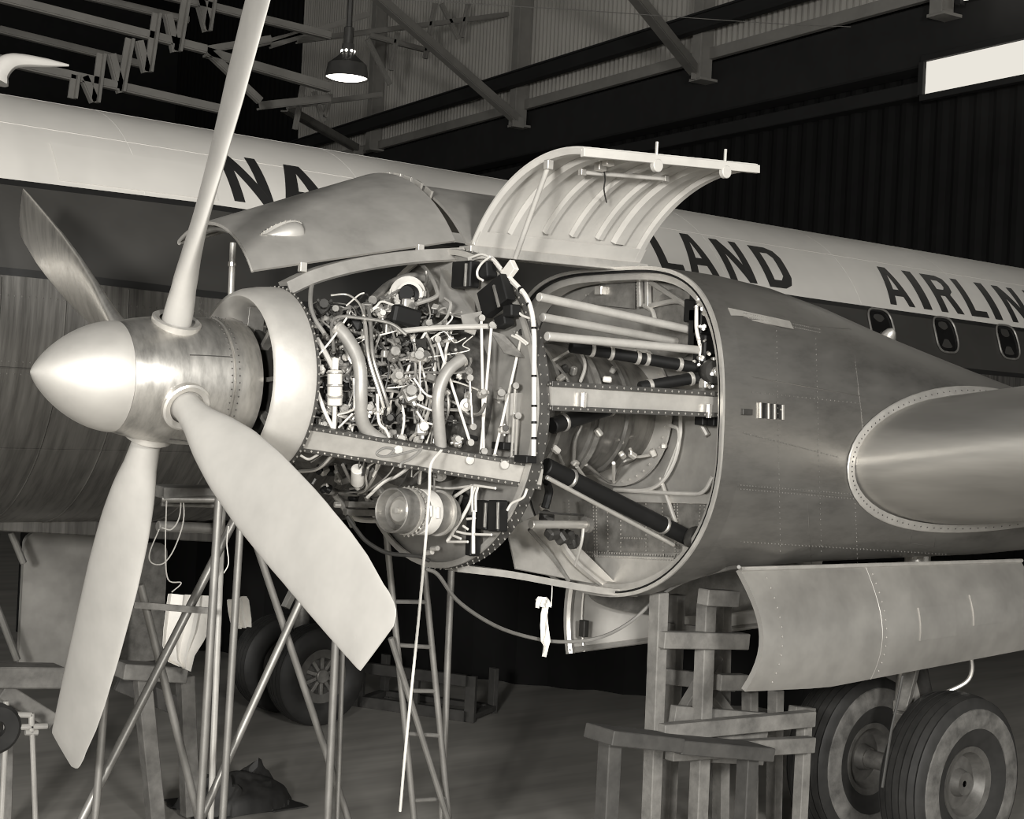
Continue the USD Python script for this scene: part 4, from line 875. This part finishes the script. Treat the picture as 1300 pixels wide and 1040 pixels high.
# black electrical boxes on the firewall
def ebox(px, py, w, h, d, ang, k, label=None):
    w, h = w * 1.35, h * 1.12
    return obj(EN, 'electrical_box', bbox(fwl(px, py, .07), (d, w, h), trimesh.transformations.rotation_matrix(-ang, [1, 0, 0])[:3, :3], .1), 'black_plastic', 30, label=label)
for px, py, w, h, an, k, lb in ((591, 349, .115, .115, .0, .90, 'square black electrical box at the top'), (630, 376, .15, .12, .45, .93, 'tilted black electrical box below the top one'), (618, 344, .06, .07, .2, .93, None), (640, 408, .06, .05, .3, .92, None),
                               (650, 395, .05, .05, .1, .93, None), (582, 642, .06, .12, -.45, .90, None), (616, 654, .07, .12, .0, .90, 'black relay box low on the firewall'), (632, 655, .06, .13, .06, .92, None), (601, 680, .035, .17, 0, .93, None), (596, 553, .05, .05, .1, .9, None), (638, 566, .07, .03, 0, .9, None), (667, 583, .07, .03, 0, .93, None)):
    b = ebox(px, py, w, h, .06, an, k, lb)
    if w > .1 or h > .11: obj(b, 'strap', bbox(fwl(px, py, .105), (.01, .012, h * .95), trimesh.transformations.rotation_matrix(-an, [1, 0, 0])[:3, :3]), 'dull_metal')
def fpipe(name, px, r, mt, off=.05, label=None): return obj(EN, name, tube([fwl(x, y, off) for x, y in px], r, 8), mt, label=label)
hz = fpipe('harness', [(596, 329), (610, 326), (624, 328), (638, 344), (653, 359), (667, 375), (675, 396), (678, 425), (678, 470), (678, 530), (677, 588)], .0115, 'white_sleeve', .05, 'thick white sleeved wiring harness down the firewall')
for p, q in (((660, 366), (662, 369)), ((671, 385), (672, 388)), ((678, 415), (678, 418)), ((678, 476), (678, 479)), ((678, 514), (678, 517)), ((678, 535), (678, 538)), ((678, 555), (678, 558))): obj(hz, 'tie', cyl(fwl(*p, .05), fwl(*q, .05), .0135, 10), 'black_plastic')
fpipe('wire', [(622, 326), (612, 334), (606, 344), (607, 352), (613, 356)], .006, 'white_sleeve', .11, 'white wire loop between the black boxes'); fpipe('wire', [(598, 327), (612, 323), (626, 330), (636, 340)], .006, 'white_sleeve', .08)
obj(EN, 'cable_clamp', bbox(fwl(647, 344, .05), (.03, .09, .06), trimesh.transformations.rotation_matrix(-.7, [1, 0, 0])[:3, :3]), 'white_sleeve')
for px in ([(648, 358), (655, 364), (662, 372)], [(655, 392), (662, 400), (672, 404)], [(655, 425), (662, 430), (670, 436)], [(668, 437), (658, 430), (650, 426)]): fpipe('wire', px, .006, 'white_sleeve', .05)
# plates that back the upper half
pl_ = lambda pts, k, mt, lb=None: obj(EN, 'support_plate', fixn(sheet(np.array([[nac(*pts[0], k), nac(*pts[1], k)], [nac(*pts[3], k), nac(*pts[2], k)]]), .006)), mt, False, label=lb)
pl_(((560, 340), (600, 360), (605, 408), (556, 395)), .80, 'frame_metal', 'grey mounting plate'); pl_(((622, 420), (640, 425), (668, 455), (640, 448)), .9, 'dull_metal'); pl_(((640, 500), (672, 498), (672, 575), (646, 572)), .84, 'bulkhead_metal')
pl_(((585, 400), (612, 395), (603, 425), (590, 420)), .88, 'frame_metal')
for px, py, s, m in ((543, 413, .05, 'dull_metal'), (530, 455, .07, 'frame_metal'), (508, 392, .04, 'bright_metal'), (612, 500, .045, 'frame_metal'), (634, 502, .06, 'dull_metal'), (640, 546, .045, 'frame_metal'), (468, 520, .05, 'bright_metal'), (480, 523, .035, 'white_sleeve'), (494, 533, .05, 'black_plastic'), (412, 540, .035, 'white_sleeve'), (508, 560, .06, 'bright_metal'), (520, 500, .08, 'dull_metal'), (500, 450, .07, 'dull_metal'), (410, 390, .07, 'dark_metal'), (425, 395, .05, 'dark_metal'), (485, 400, .045, 'bright_metal'), (660, 425, .05, 'dull_metal'), (580, 560, .05, 'bright_metal'), (536, 545, .07, 'frame_metal'), (505, 480, .06, 'frame_metal'), (407, 470, .04, 'white_sleeve')):
    c = nac(px, py, .88); R_ = rot(rg) @ np.diag([1., 1, 1]); s *= .8; d = unit(V(-.5, -1, .3))
    o = obj(EN, 'accessory_block', [bbox(c, (s, s * .8, s * 1.2), R_, .2), cyl(c, c + d * s * .9, s * .33, 10), cyl(c, c + R_[:, 2] * s * .95, s * .24, 8), cyl(c - R_[:, 0] * s * .8, c + R_[:, 0] * s * .8, s * .18, 8)], m)
    obj(o, 'cap', cyl(c + d * s * .9, c + d * s * 1.05, s * .42, 8), rg.choice(['dull_metal', 'dark_metal', 'dull_metal', 'frame_metal']))
# starter generator hanging below the beam, its open end forward
g0 = on(497, 648, 'y', -.42); gx = unit(on(566, 652, 'y', -.34) - g0)
L = np.linalg.norm(on(570, 652, 'y', -.34) - g0)
sg = obj(EN, 'starter_generator', lathe_dir([(.06, 1e-4), (.06, .07), (.05, .088), (0, .094), (-.004, .099), (.0, .103), (.08, .104), (.085, .1), (L * .92, .096), (L, .08), (L, 1e-4)], g0, gx, 40), 'dull_metal', 35, label='cylindrical starter generator with an open front end')
obj(sg, 'end_disc', lathe_dir([(.045, 1e-4), (.045, .05), (.058, .066), (.06, .02)], g0, gx, 30), 'bright_metal', label='bright disc inside the open end'); obj(sg, 'hub', lathe_dir([(.03, 1e-4), (.03, .012), (.05, .016)], g0, gx, 14), 'frame_metal')
for u, m in ((.09, 'bright_metal'), (.13, 'frame_metal'), (L * .80, 'bright_metal')): obj(sg, 'band', lathe_dir([(u, .097), (u, .109), (u + .016, .109), (u + .016, .097)], g0, gx, 40, closed=True), m)
obj(sg, 'cooling_band', lathe_dir([(.165, .098), (.165, .107), (.235, .107), (.235, .098)], g0, gx, 40, closed=True), 'white_sleeve', label='white band round the generator')
b1 = unit(np.cross(gx, [0, 0, 1])); b2 = np.cross(b1, gx); aa = np.arange(26) / 26 * 2 * np.pi
obj(sg, 'bolts', studs(g0 + gx * .115 + np.outer(np.cos(aa) * .112, b1) + np.outer(np.sin(aa) * .112, b2), .008), 'bright_metal', False, kind='stuff')
for px, py in ((547, 648), (556, 650)): obj(sg, 'terminal', cyl(on(px, py - 6, 'y', -.49), on(px, py + 8, 'y', -.49), .008, 8), 'white_sleeve')
# pipes and wiring below the beam
pipe('pipe', [(408, 623), (432, 626), (456, 626), (467, 617), (471, 596)], .0145, 'dull_metal', .8, 'dark pipe bending up below the beam', 10)
pipe('pipe', [(435, 590), (446, 612), (455, 618), (462, 612), (467, 594)], .008, 'dull_metal', .85); pipe('pipe', [(428, 632), (444, 654), (458, 660), (480, 661)], .013, 'strut_paint', .75, None, 10)
pipe('pipe', [(425, 628), (440, 650), (448, 668)], .016, 'dull_metal', .75); pipe('wire', [(381, 578), (392, 583), (404, 577)], .006, 'white_sleeve', .95)
obj(EN, 'strainer_bowl', cyl(nac(454, 595, .85), nac(454, 613, .85), .03, 16), 'white_sleeve', label='small white strainer bowl'); obj(EN, 'fitting', cyl(nac(454, 612, .85), nac(454, 620, .85), .012, 10), 'white_sleeve')
for a, b in (((438, 650), (482, 651)), ((440, 640), (480, 641)), ((430, 612), (470, 600))): obj(EN, 'tray', beam(nac(*a, .55), nac(*b, .55), .04, .03), 'dull_metal')
for i in range(34):
    px, py = rg.uniform(390, 500), rg.uniform(585, 640); py += (px - 390) * .10; s = rg.uniform(.02, .05)
    obj(EN, 'accessory_block' if i % 2 else 'fitting', bbox(nac(px, py, rg.uniform(.6, .8)), (s, s, s * 1.5), rot(rg), .2) if i % 2 else cyl(nac(px, py, .75), nac(px + rg.uniform(-8, 8), py + rg.uniform(-8, 8), .75), s * .3, 8), rg.choice(MT))
for k, px in enumerate([[(599, 617), (590, 622), (575, 632), (553, 647)], [(600, 617), (598, 635), (588, 655), (580, 668), (568, 687)], [(598, 617), (570, 620), (545, 617)], [(604, 618), (600, 630), (600, 650)], [(607, 618), (604, 630), (604, 650)], [(602, 616), (615, 618), (629, 620)], [(669, 621), (664, 632), (650, 639), (644, 648)], [(568, 688), (585, 688), (594, 688)], [(580, 675), (595, 678), (624, 679)], [(602, 648), (601, 675), (601, 703)], [(593, 659), (603, 658)], [(588, 668), (594, 672)], [(575, 680), (585, 684)]]):
    fpipe('wire', px, .0085 if k < 2 or k == 9 else .006, 'white_sleeve', .13, 'white sleeved wires spreading below the beam' if k == 0 else None)
for px, py in ((548, 697), (541, 702)): obj(EN, 'connector', cyl(fwl(px, py, .06), fwl(px + 8, py - 1, .06), .013, 10), 'white_sleeve')
# jet pipe behind the firewall
jp = obj(EN, 'jet_pipe', lathe([(1.5, .30), (1.62, .35), (1.66, .375), (1.70, .375), (1.71, .345), (1.95, .35), (1.96, .368), (1.99, .368), (2.0, .35), (2.2, .345), (2.21, .362), (2.27, .362), (2.28, .335), (2.45, .325), (2.46, .34), (2.49, .34), (2.5, .31), (2.76, .285)], EC + V(0, 0, -.05), 'x', 56), 'jetpipe_metal', 30, label='dark banded jet pipe across the bay')
obj(jp, 'exit_flange', lathe([(2.70, .285), (2.70, .40), (2.715, .40), (2.715, .285)], EC + V(0, 0, -.05), 'x', 56, closed=True), 'frame_metal', 30)
aa = np.arange(40) / 40 * 2 * np.pi
obj(jp, 'bolts', studs(np.stack([np.full(40, 2.695), .375 * np.cos(aa), HUB - .05 + .375 * np.sin(aa)], 1), .008), 'bright_metal', False, kind='stuff')
for x in (1.68, 1.975, 2.24): obj(jp, 'band_clamp', lathe([(x - .012, .35), (x - .012, .384 if x < 1.8 else .374), (x + .012, .384 if x < 1.8 else .374), (x + .012, .35)], EC + V(0, 0, -.05), 'x', 56, closed=True), 'dull_metal')
def jpt(px, py, k=.375):
    d = ray(px, py); t = np.linspace(4.6, 9.5, 1500); p = EYE + d * t[:, None]; r = np.hypot(p[:, 1], p[:, 2] - HUB + .05) - k; h = np.nonzero(r < 0)[0]; return p[h[0]] if len(h) else p[r.argmin()]
for px, r, m in (([(702, 458), (716, 450), (735, 441), (760, 446), (810, 456), (856, 468), (880, 474)], .007, 'white_sleeve'), ([(735, 445), (742, 458), (742, 470), (737, 484)], .009, 'strut_paint'), ([(706, 463), (718, 478), (723, 490)], .009, 'dull_metal'), ([(818, 492), (840, 485), (868, 474)], .008, 'bright_metal'), ([(738, 540), (730, 560), (728, 585)], .01, 'dull_metal'),
                 ([(744, 590), (776, 612), (790, 588), (804, 582)], .009, 'dull_metal'), ([(779, 588), (779, 612)], .010, 'white_sleeve'), ([(732, 592), (742, 606), (752, 618)], .010, 'strut_paint'), ([(700, 572), (708, 575), (715, 590)], .008, 'dull_metal'), ([(800, 570), (806, 580), (830, 577)], .008, 'bright_metal')):
    obj(jp, 'pipe' if r > .0075 else 'wire', tube([jpt(*p) for p in px], r, 7), m)
for px, py, m in ((771, 482, 'white_sleeve'), (778, 470, 'dull_metal'), (760, 549, 'bright_metal'), (706, 571, 'white_sleeve'), (730, 588, 'bright_metal'), (790, 578, 'bright_metal'), (803, 578, 'bright_metal'), (829, 575, 'bright_metal'), (728, 471, 'dull_metal'), (712, 480, 'bright_metal'), (718, 468, 'dark_metal'), (843, 566, 'bright_metal')):
    obj(jp, 'fitting', bbox(jpt(px, py, .385), (.045, .03, .03), rot(rg), .2), m)
for px, py, y in ((694, 657, -.3), (701, 677, -.3), (712, 682, -.25), (722, 682, -.2), (728, 688, -.2)): obj(jp, 'drain_valve', bbox(on(px, py, 'y', y), (.07, .06, .06), rot(rg), .2), 'dark_metal')
obj(jp, 'pipe', tube([on(692, 645, 'y', -.55), on(697, 625, 'y', -.55), on(694, 612, 'y', -.6)], .02, 8), 'black_plastic')
obj(jp, 'wire', tube([on(741, 668, 'y', -.3), on(738, 690, 'y', -.3), on(730, 718, 'y', -.2)], .008, 7), 'strut_paint')
obj(jp, 'wire', tube([on(684, 650, 'y', -.5), on(720, 653, 'y', -.4), on(740, 654, 'y', -.3)], .006, 7), 'black_cable')

# ================================================================== STANDS, TRESTLES AND LOOSE THINGS
def px_post(a, b, y, extra=True):
    P, Q = on(*a, 'y', y), on(*b, 'y', y)
    if extra: Q = P + (Q - P) * (P[2] - .02) / (P[2] - Q[2])
    return P, Q
ws = thing('work_stand', 'tubular steel engine work stand behind the lower propeller blades', 'work stand', on(270, 950, 'y', 1.0) * V(1, 1, 0))
for a, b, y, r in (((278, 632), (259, 950), .9, .022), ((305, 668), (288, 950), .95, .020), ((427, 795), (420, 950), .9, .022), ((436, 800), (431, 950), 1.0, .014), ((136, 850), (128, 950), 1.2, .020)):
    obj(ws, 'upright', cyl(*px_post(a, b, y), r, 12), 'stand_steel')
for a, b, y, r in (((300, 655), (150, 950), 1.25, .024), ((178, 742), (230, 950), 1.3, .022), ((325, 690), (412, 950), 1.1, .020), ((385, 755), (296, 950), 1.05, .022)):
    obj(ws, 'brace', cyl(*px_post(a, b, y), r, 12), 'stand_steel')
obj(ws, 'cross_bar', cyl(on(205, 634, 'y', 1.0), on(276, 634, 'y', .92), .018, 12), 'stand_steel'); obj(ws, 'cross_bar', cyl(on(205, 640, 'y', 1.1), on(276, 642, 'y', 1.1), .012, 10), 'dull_metal')
obj(ws, 'top_board', beam(on(200, 624, 'y', 1.1), on(268, 625, 'y', 1.05), .25, .06), 'timber'); obj(ws, 'flat_bar', beam(on(170, 768, 'y', 1.25), on(270, 776, 'y', 1.2), .012, .035), 'dull_metal')
obj(ws, 'lower_tube', cyl(on(200, 668, 'y', 1.6), on(270, 671, 'y', 1.6), .03, 12), 'stand_steel')
for px in ([(212, 620), (210, 690), (213, 735), (230, 740), (218, 752)], [(230, 622), (228, 655), (218, 672), (205, 670)], [(232, 625), (233, 660), (222, 695), (208, 715), (193, 715), (190, 702), (202, 672)], [(290, 668), (288, 690), (290, 715), (284, 728)]):
    obj(ws, 'string', tube([on(x, y, 'y', .98) for x, y in px], .0035, 5), 'rope')
ld = thing('step_ladder', 'tubular ladder with four rungs standing under the engine', 'ladder', on(530, 950, 'y', .8) * V(1, 1, 0))
L0, L1 = px_post((490, 672), (517, 950), .75); R0, R1 = px_post((538, 716), (561, 950), .75)
for P, Q in ((L0, L1), (R0, R1)): obj(ld, 'rail', cyl(P, Q, .018, 12), 'stand_steel')
for ya, yb in ((763, 764), (818, 821), (876, 877), (931, 934)):
    fl_ = lambda P, Q, y: P + (Q - P) * (y - (672 if P is L0 else 716)) / (950 - (672 if P is L0 else 716)) * ((on(517, 950, 'y', .75) - L0)[2] / (L1 - L0)[2] if P is L0 else (on(561, 950, 'y', .75) - R0)[2] / (R1 - R0)[2])
    obj(ld, 'rung', cyl(fl_(L0, L1, ya), fl_(R0, R1, yb), .012, 10), 'stand_steel')
for k in range(3): obj(ld, 'rung', cyl(L0 + (L1 - L0) * (.72 + .09 * k), R0 + (R1 - R0) * (.70 + .1 * k), .012, 10), 'stand_steel')
obj(ld, 'brace', cyl(*px_post((496, 810), (540, 950), .7), .017, 10), 'stand_steel'); obj(ld, 'back_leg', cyl(*px_post((573, 724), (564, 950), .85), .020, 12), 'stand_steel')
# hanging lines
def hang(name, label, cat, pts, r, mt, group=None):
    P = [on(x, y, 'y', yy) for x, y, yy in pts]; t = thing(name, label, cat, P[0]); obj(t, 'strand', tube(P, r, 7), mt); return t
hang('cord', 'white cord hanging slack from the side beam of the engine down to the floor', 'cord', [(560, 572, -.66), (547, 590, -.7), (545, 625, -.7), (540, 690, -.7), (530, 800, -.65), (515, 950, -.6), (508, 1030, -.5)], .0065, 'rope')
hang('wire_loop', 'thin dark wire looped over the pale side beam', 'wire', [(488, 580, -.66), (494, 578, -.66), (500, 571, -.66), (488, 569, -.66), (478, 576, -.66), (490, 580, -.66), (515, 575, -.66), (535, 570, -.66), (522, 582, -.67), (510, 588, -.67), (508, 594, -.67)], .006, 'grey_cable')
hang('cable', 'thin grey cable sagging from the engine across to the timber trestle', 'cable', [(540, 722, -.2), (556, 730, -.2), (580, 762, -.15), (620, 790, -.1), (660, 806, -.05), (710, 815, -.05), (760, 810, -.1), (800, 790, -.15), (836, 758, -.2), (870, 738, -.3), (920, 723, -.6), (938, 720, -.9)], .010, 'grey_cable')
hang('cable', 'dark cable drooping below the starter generator', 'cable', [(440, 655, -.2), (452, 672, -.2), (466, 688, -.2), (492, 702, -.2), (530, 706, -.2), (545, 712, -.2)], .010, 'black_cable')
hang('strap', 'two thin straps hanging past the near gear door to the wheels', 'strap', [(1146, 858, -.95), (1140, 890, -.95), (1132, 925, -.95), (1127, 955, -.95), (1120, 1000, -.95)], .008, 'black_cable')
# rag hanging on a thread from the sill
rp = on(701, 742, 'y', -.10)
ra = thing('hanging_rag', 'knotted pale rag hanging on a thread below the sill', 'rag', rp)
obj(ra, 'thread', cyl(rp, on(700, 770, 'y', -.1), .003, 6), 'rope')
def ribbon(pxs, y):
    G = []
    for i, (xa, xb, yy) in enumerate(pxs):
        w = np.linspace(0, 1, 7); a, b = on(xa, yy, 'y', y), on(xb, yy, 'y', y); g = a + (b - a) * w[:, None]; g[:, 1] += .012 * np.sin(w * 7 + i); G.append(g)
    return sheet(np.array(G), .004)
obj(ra, 'cloth_strip', ribbon([(690, 697, 770), (688.5, 697, 780), (687.5, 697, 795), (686.5, 697, 808), (685.5, 697, 814), (690, 696, 820), (690.5, 694.5, 828), (690, 693, 834)], -.1), 'cloth', 40)
obj(ra, 'knot', ribbon([(684, 695, 758), (682, 699, 762), (682, 700, 766), (687, 699, 771)], -.115), 'cloth', 40); obj(ra, 'loose_end', ribbon([(683, 688, 760), (682, 686, 766), (681.5, 684, 772)], -.12), 'cloth', 40)
# timber trestle under the nacelle
tr = thing('timber_trestle', 'rough timber trestle of posts and rails standing under the nacelle', 'trestle', on(870, 950, 'y', .0) * V(1, 1, 0))
def tb(nm, a, b, y, w, d, floor=False, mt='timber'):
    P, Q = on(*a, 'y', y), on(*b, 'y', y)
    if floor: Q = P + (Q - P) * P[2] / (P[2] - Q[2])
    obj(tr, nm, beam(P, Q, w, d, (0, 1, 0)), mt, 30)
W = .072
for a, b, y, w in (((837, 752), (830, 940), -.25, .075), ((860, 755), (852, 940), .25, .07), ((897, 765), (890, 940), -.25, .085), ((918, 765), (916, 940), .2, .075), ((952, 878), (952, 940), .2, .07), ((985, 876), (984, 940), .2, .07)): tb('post', a, b, y, w, .08, True)
for a, b, y, w in (((838, 812), (946, 814), -.30, .075), ((892, 758), (932, 760), -.31, .085), ((840, 858), (930, 868), .1, .07), ((846, 800), (900, 806), .25, .05), ((838, 930), (1030, 912), -.31, .075), ((850, 955), (1030, 945), -.31, .07), ((910, 866), (945, 866), -.2, .07), ((1005, 905), (1030, 907), .3, .07)): tb('rail', a, b, y, .09, w)
for a, b, y in (((842, 945), (910, 832), .0), ((905, 880), (950, 940), .1), ((900, 905), (920, 860), .3)): tb('brace', a, b, y, .06, .07)
tb('post', (1022, 905), (1020, 945), -.2, .07, .07, True)
for a, b in (((760, 932), (850, 942)), ((848, 944), (965, 954))): tb('platform_plank', a, b, -.45, .075, .22, False, 'timber_dark')
tb('platform_plank', (850, 930), (970, 938), -.2, .3, .05, False, 'timber')
for a, y in (((775, 935), -.45), ((950, 952), -.45)): tb('platform_leg', a, (a[0] - 3, a[1] + 60), y, .09, .09, True, 'timber_dark')
# open timber frame on the floor beyond
f0 = on(455, 897, 'z', 0); f1 = on(596, 917, 'z', 0); dv = unit(f1 - f0); hh = (897 - 840) / FPX * ((f0 - EYE) @ FW)
fr = thing('packing_crate', 'open rectangular timber crate standing on the floor beyond the ladder', 'frame', f0)
z = V(0, 0, 1)
for p, q in ((f0, f0 + z * hh), (f1, f1 + z * hh), (f0 + z * .05, f1 + z * .05), (f0 + z * (hh - .05), f1 + z * (hh - .05)), ((f0 + f1) / 2 + z * .1, (f0 + f1) / 2 + z * (hh - .1))): obj(fr, 'board', beam(p, q, .10, .05, np.cross(dv, z)), 'timber_dark')
back = np.cross(z, dv) * .5
for p, q in ((f0 + back + z * .05, f1 + back + z * .05), (f0 + back, f0 + back + z * hh), (f1 + back, f1 + back + z * hh), (f0 + z * .05, f0 + back + z * .05), (f1 + z * .05, f1 + back + z * .05)): obj(fr, 'board', beam(p, q, .09, .05, z), 'timber_dark')
# dark folding screen that closes the view under the fuselage
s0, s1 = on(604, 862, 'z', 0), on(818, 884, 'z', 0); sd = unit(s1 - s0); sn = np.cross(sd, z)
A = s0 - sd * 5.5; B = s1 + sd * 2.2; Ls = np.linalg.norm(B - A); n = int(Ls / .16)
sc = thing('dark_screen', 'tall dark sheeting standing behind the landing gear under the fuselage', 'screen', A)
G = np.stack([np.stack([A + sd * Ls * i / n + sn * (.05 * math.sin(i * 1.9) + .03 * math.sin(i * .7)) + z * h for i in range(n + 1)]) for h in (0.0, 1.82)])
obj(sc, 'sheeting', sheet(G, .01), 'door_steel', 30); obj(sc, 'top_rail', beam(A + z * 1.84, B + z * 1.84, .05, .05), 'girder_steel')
# torn white sheet and small things at the left
def cloth_sheet(nm, label, G0, y):
    t = thing(nm, label, 'cloth', on(*G0[0][0], 'y', y))
    rows = []
    for a, b in G0:
        w = np.linspace(0, 1, 11); p, q = on(*a, 'y', y), on(*b, 'y', y); g = p + (q - p) * w[:, None]; g[:, 1] += .02 * np.sin(w * 17); rows.append(g)
    obj(t, 'fabric', sheet(np.array(rows), .004), 'cloth', 40)
cloth_sheet('torn_sheet', 'torn white sheet hanging in rags behind the work stand', [((214, 754), (270, 757)), ((211, 775), (268, 780)), ((208, 800), (263, 802)), ((207, 820), (256, 815)), ((214, 840), (245, 832)), ((228, 846), (240, 852))], 2.6)
cloth_sheet('white_cloth', 'small white cloth hung beside the torn sheet', [((289, 762), (311, 757)), ((290, 775), (314, 762)), ((293, 790), (317, 785)), ((300, 799), (317, 796))], 2.65)
gr = thing('folded_canvas', 'dark folded canvas lying on the floor below the torn white sheet', 'canvas', on(235, 900, 'y', 2.9) * V(1, 1, 0))
gx_, gy_ = np.meshgrid(np.linspace(-1, 1, 34), np.linspace(-1, 1, 26), indexing='ij'); hh_ = np.clip(1 - gx_ ** 2 - gy_ ** 2, 0, 1) ** .5
nz_ = meshkit.fbm(np.stack([gx_ * 2.2, gy_ * 2.2, 0 * gx_], -1), 4, 3); ct_ = on(305, 890, 'y', 3.1)
obj(gr, 'canvas', sheet(np.stack([ct_[0] + gx_ * .42 + .12 * (nz_ - .5), 3.1 + gy_ * .3, .015 + hh_ * (.08 + .35 * np.abs(nz_ - .5) + .18 * nz_)], -1), .01), 'rubber', 30)
bt = thing('timber_bench', 'heavy timber bench with a sloping brace at the left edge', 'bench', on(40, 950, 'y', 2.9) * V(1, 1, 0))
for a, b, w in (((-40, 857), (75, 858), .13), ((150, 850), (230, 855), .1)): obj(bt, 'beam', beam(on(*a, 'y', 2.9), on(*b, 'y', 2.9), .2, w, z), 'timber')
obj(bt, 'brace', beam(on(0, 875, 'y', 2.9), on(65, 915, 'y', 2.9), .12, .10, z), 'timber')
for a, b in (((6, 862), (4, 940)), ((180, 860), (188, 940)), ((235, 858), (238, 940))): P, Q = px_post(a, b, 2.95); obj(bt, 'leg', beam(P, Q, .1, .1, (0, 1, 0)), 'timber')
obj(bt, 'board', beam(on(150, 865, 'y', 3.0), on(232, 900, 'y', 3.0), .04, .12, z), 'timber_dark')
tw = thing('trolley', 'small pale tubular trolley at the lower left corner', 'trolley', on(30, 950, 'y', 2.6) * V(1, 1, 0))
for a, b in (((0, 907), (40, 908)), ((40, 906), (40, 930)), ((6, 924), (60, 922)), ((8, 890), (8, 925)), ((32, 930), (48, 930))): obj(tw, 'tube', cyl(on(*a, 'y', 2.6), on(*b, 'y', 2.6), .018, 10), 'strut_paint')
c = on(-6, 925, 'y', 2.6); obj(tw, 'wheel', lathe([(-.03, .05), (-.03, .13), (-.015, .15), (.015, .15), (.03, .13), (.03, .05)], c, 'y', 28, closed=True), 'rubber')
for a, b in (((40, 906), (42, 960)), ((8, 920), (6, 960))): P, Q = px_post(a, b, 2.6); obj(tw, 'leg', cyl(P, Q, .016, 10), 'strut_paint')
sp_ = thing('prop_pole', 'pair of slanted steel poles leaning at the far left behind the gear door', 'pole', on(20, 900, 'y', 4.2) * V(1, 1, 0))
for a, b in (((14, 676), (30, 715)), ((-10, 755), (22, 838))): obj(sp_, 'pole', cyl(on(*a, 'y', 4.2), on(*b, 'y', 4.2), .025, 10), 'stand_steel')
po = thing('tall_pole', 'thin upright steel pole rising behind the forward cowl door', 'pole', on(293, 410, 'y', 1.4) * V(1, 1, 0))
P, Q = on(296, 308, 'y', 1.4), on(292, 410, 'y', 1.4); obj(po, 'pole', cyl(P, P + (Q - P) * P[2] / (P[2] - Q[2]), .018, 10), 'strut_paint'); obj(po, 'joint', cyl(P + (Q - P) * .24, P + (Q - P) * .30, .024, 10), 'bright_metal')
ck = thing('chain_heap', 'heap of wheel chains and chocks on the floor beside the wheels', 'chain', on(1045, 945, 'y', .95) * V(1, 1, 0))
rg2 = random.Random(3)
for i in range(26):
    c = on(rg2.uniform(1034, 1066), rg2.uniform(938, 962), 'y', .95); a = rot(rg2); u = np.arange(13) / 12 * 2 * np.pi
    obj(ck, 'link', tube(c + (np.stack([.028 * np.cos(u), .016 * np.sin(u), 0 * u], 1)) @ a.T, .006, 5, smooth=False), 'dull_metal')
obj(ck, 'crate', bbox(on(1048, 1000, 'y', .95) * V(1, 1, 0) + V(0, 0, .36), (.4, .34, .72)), 'timber_dark')
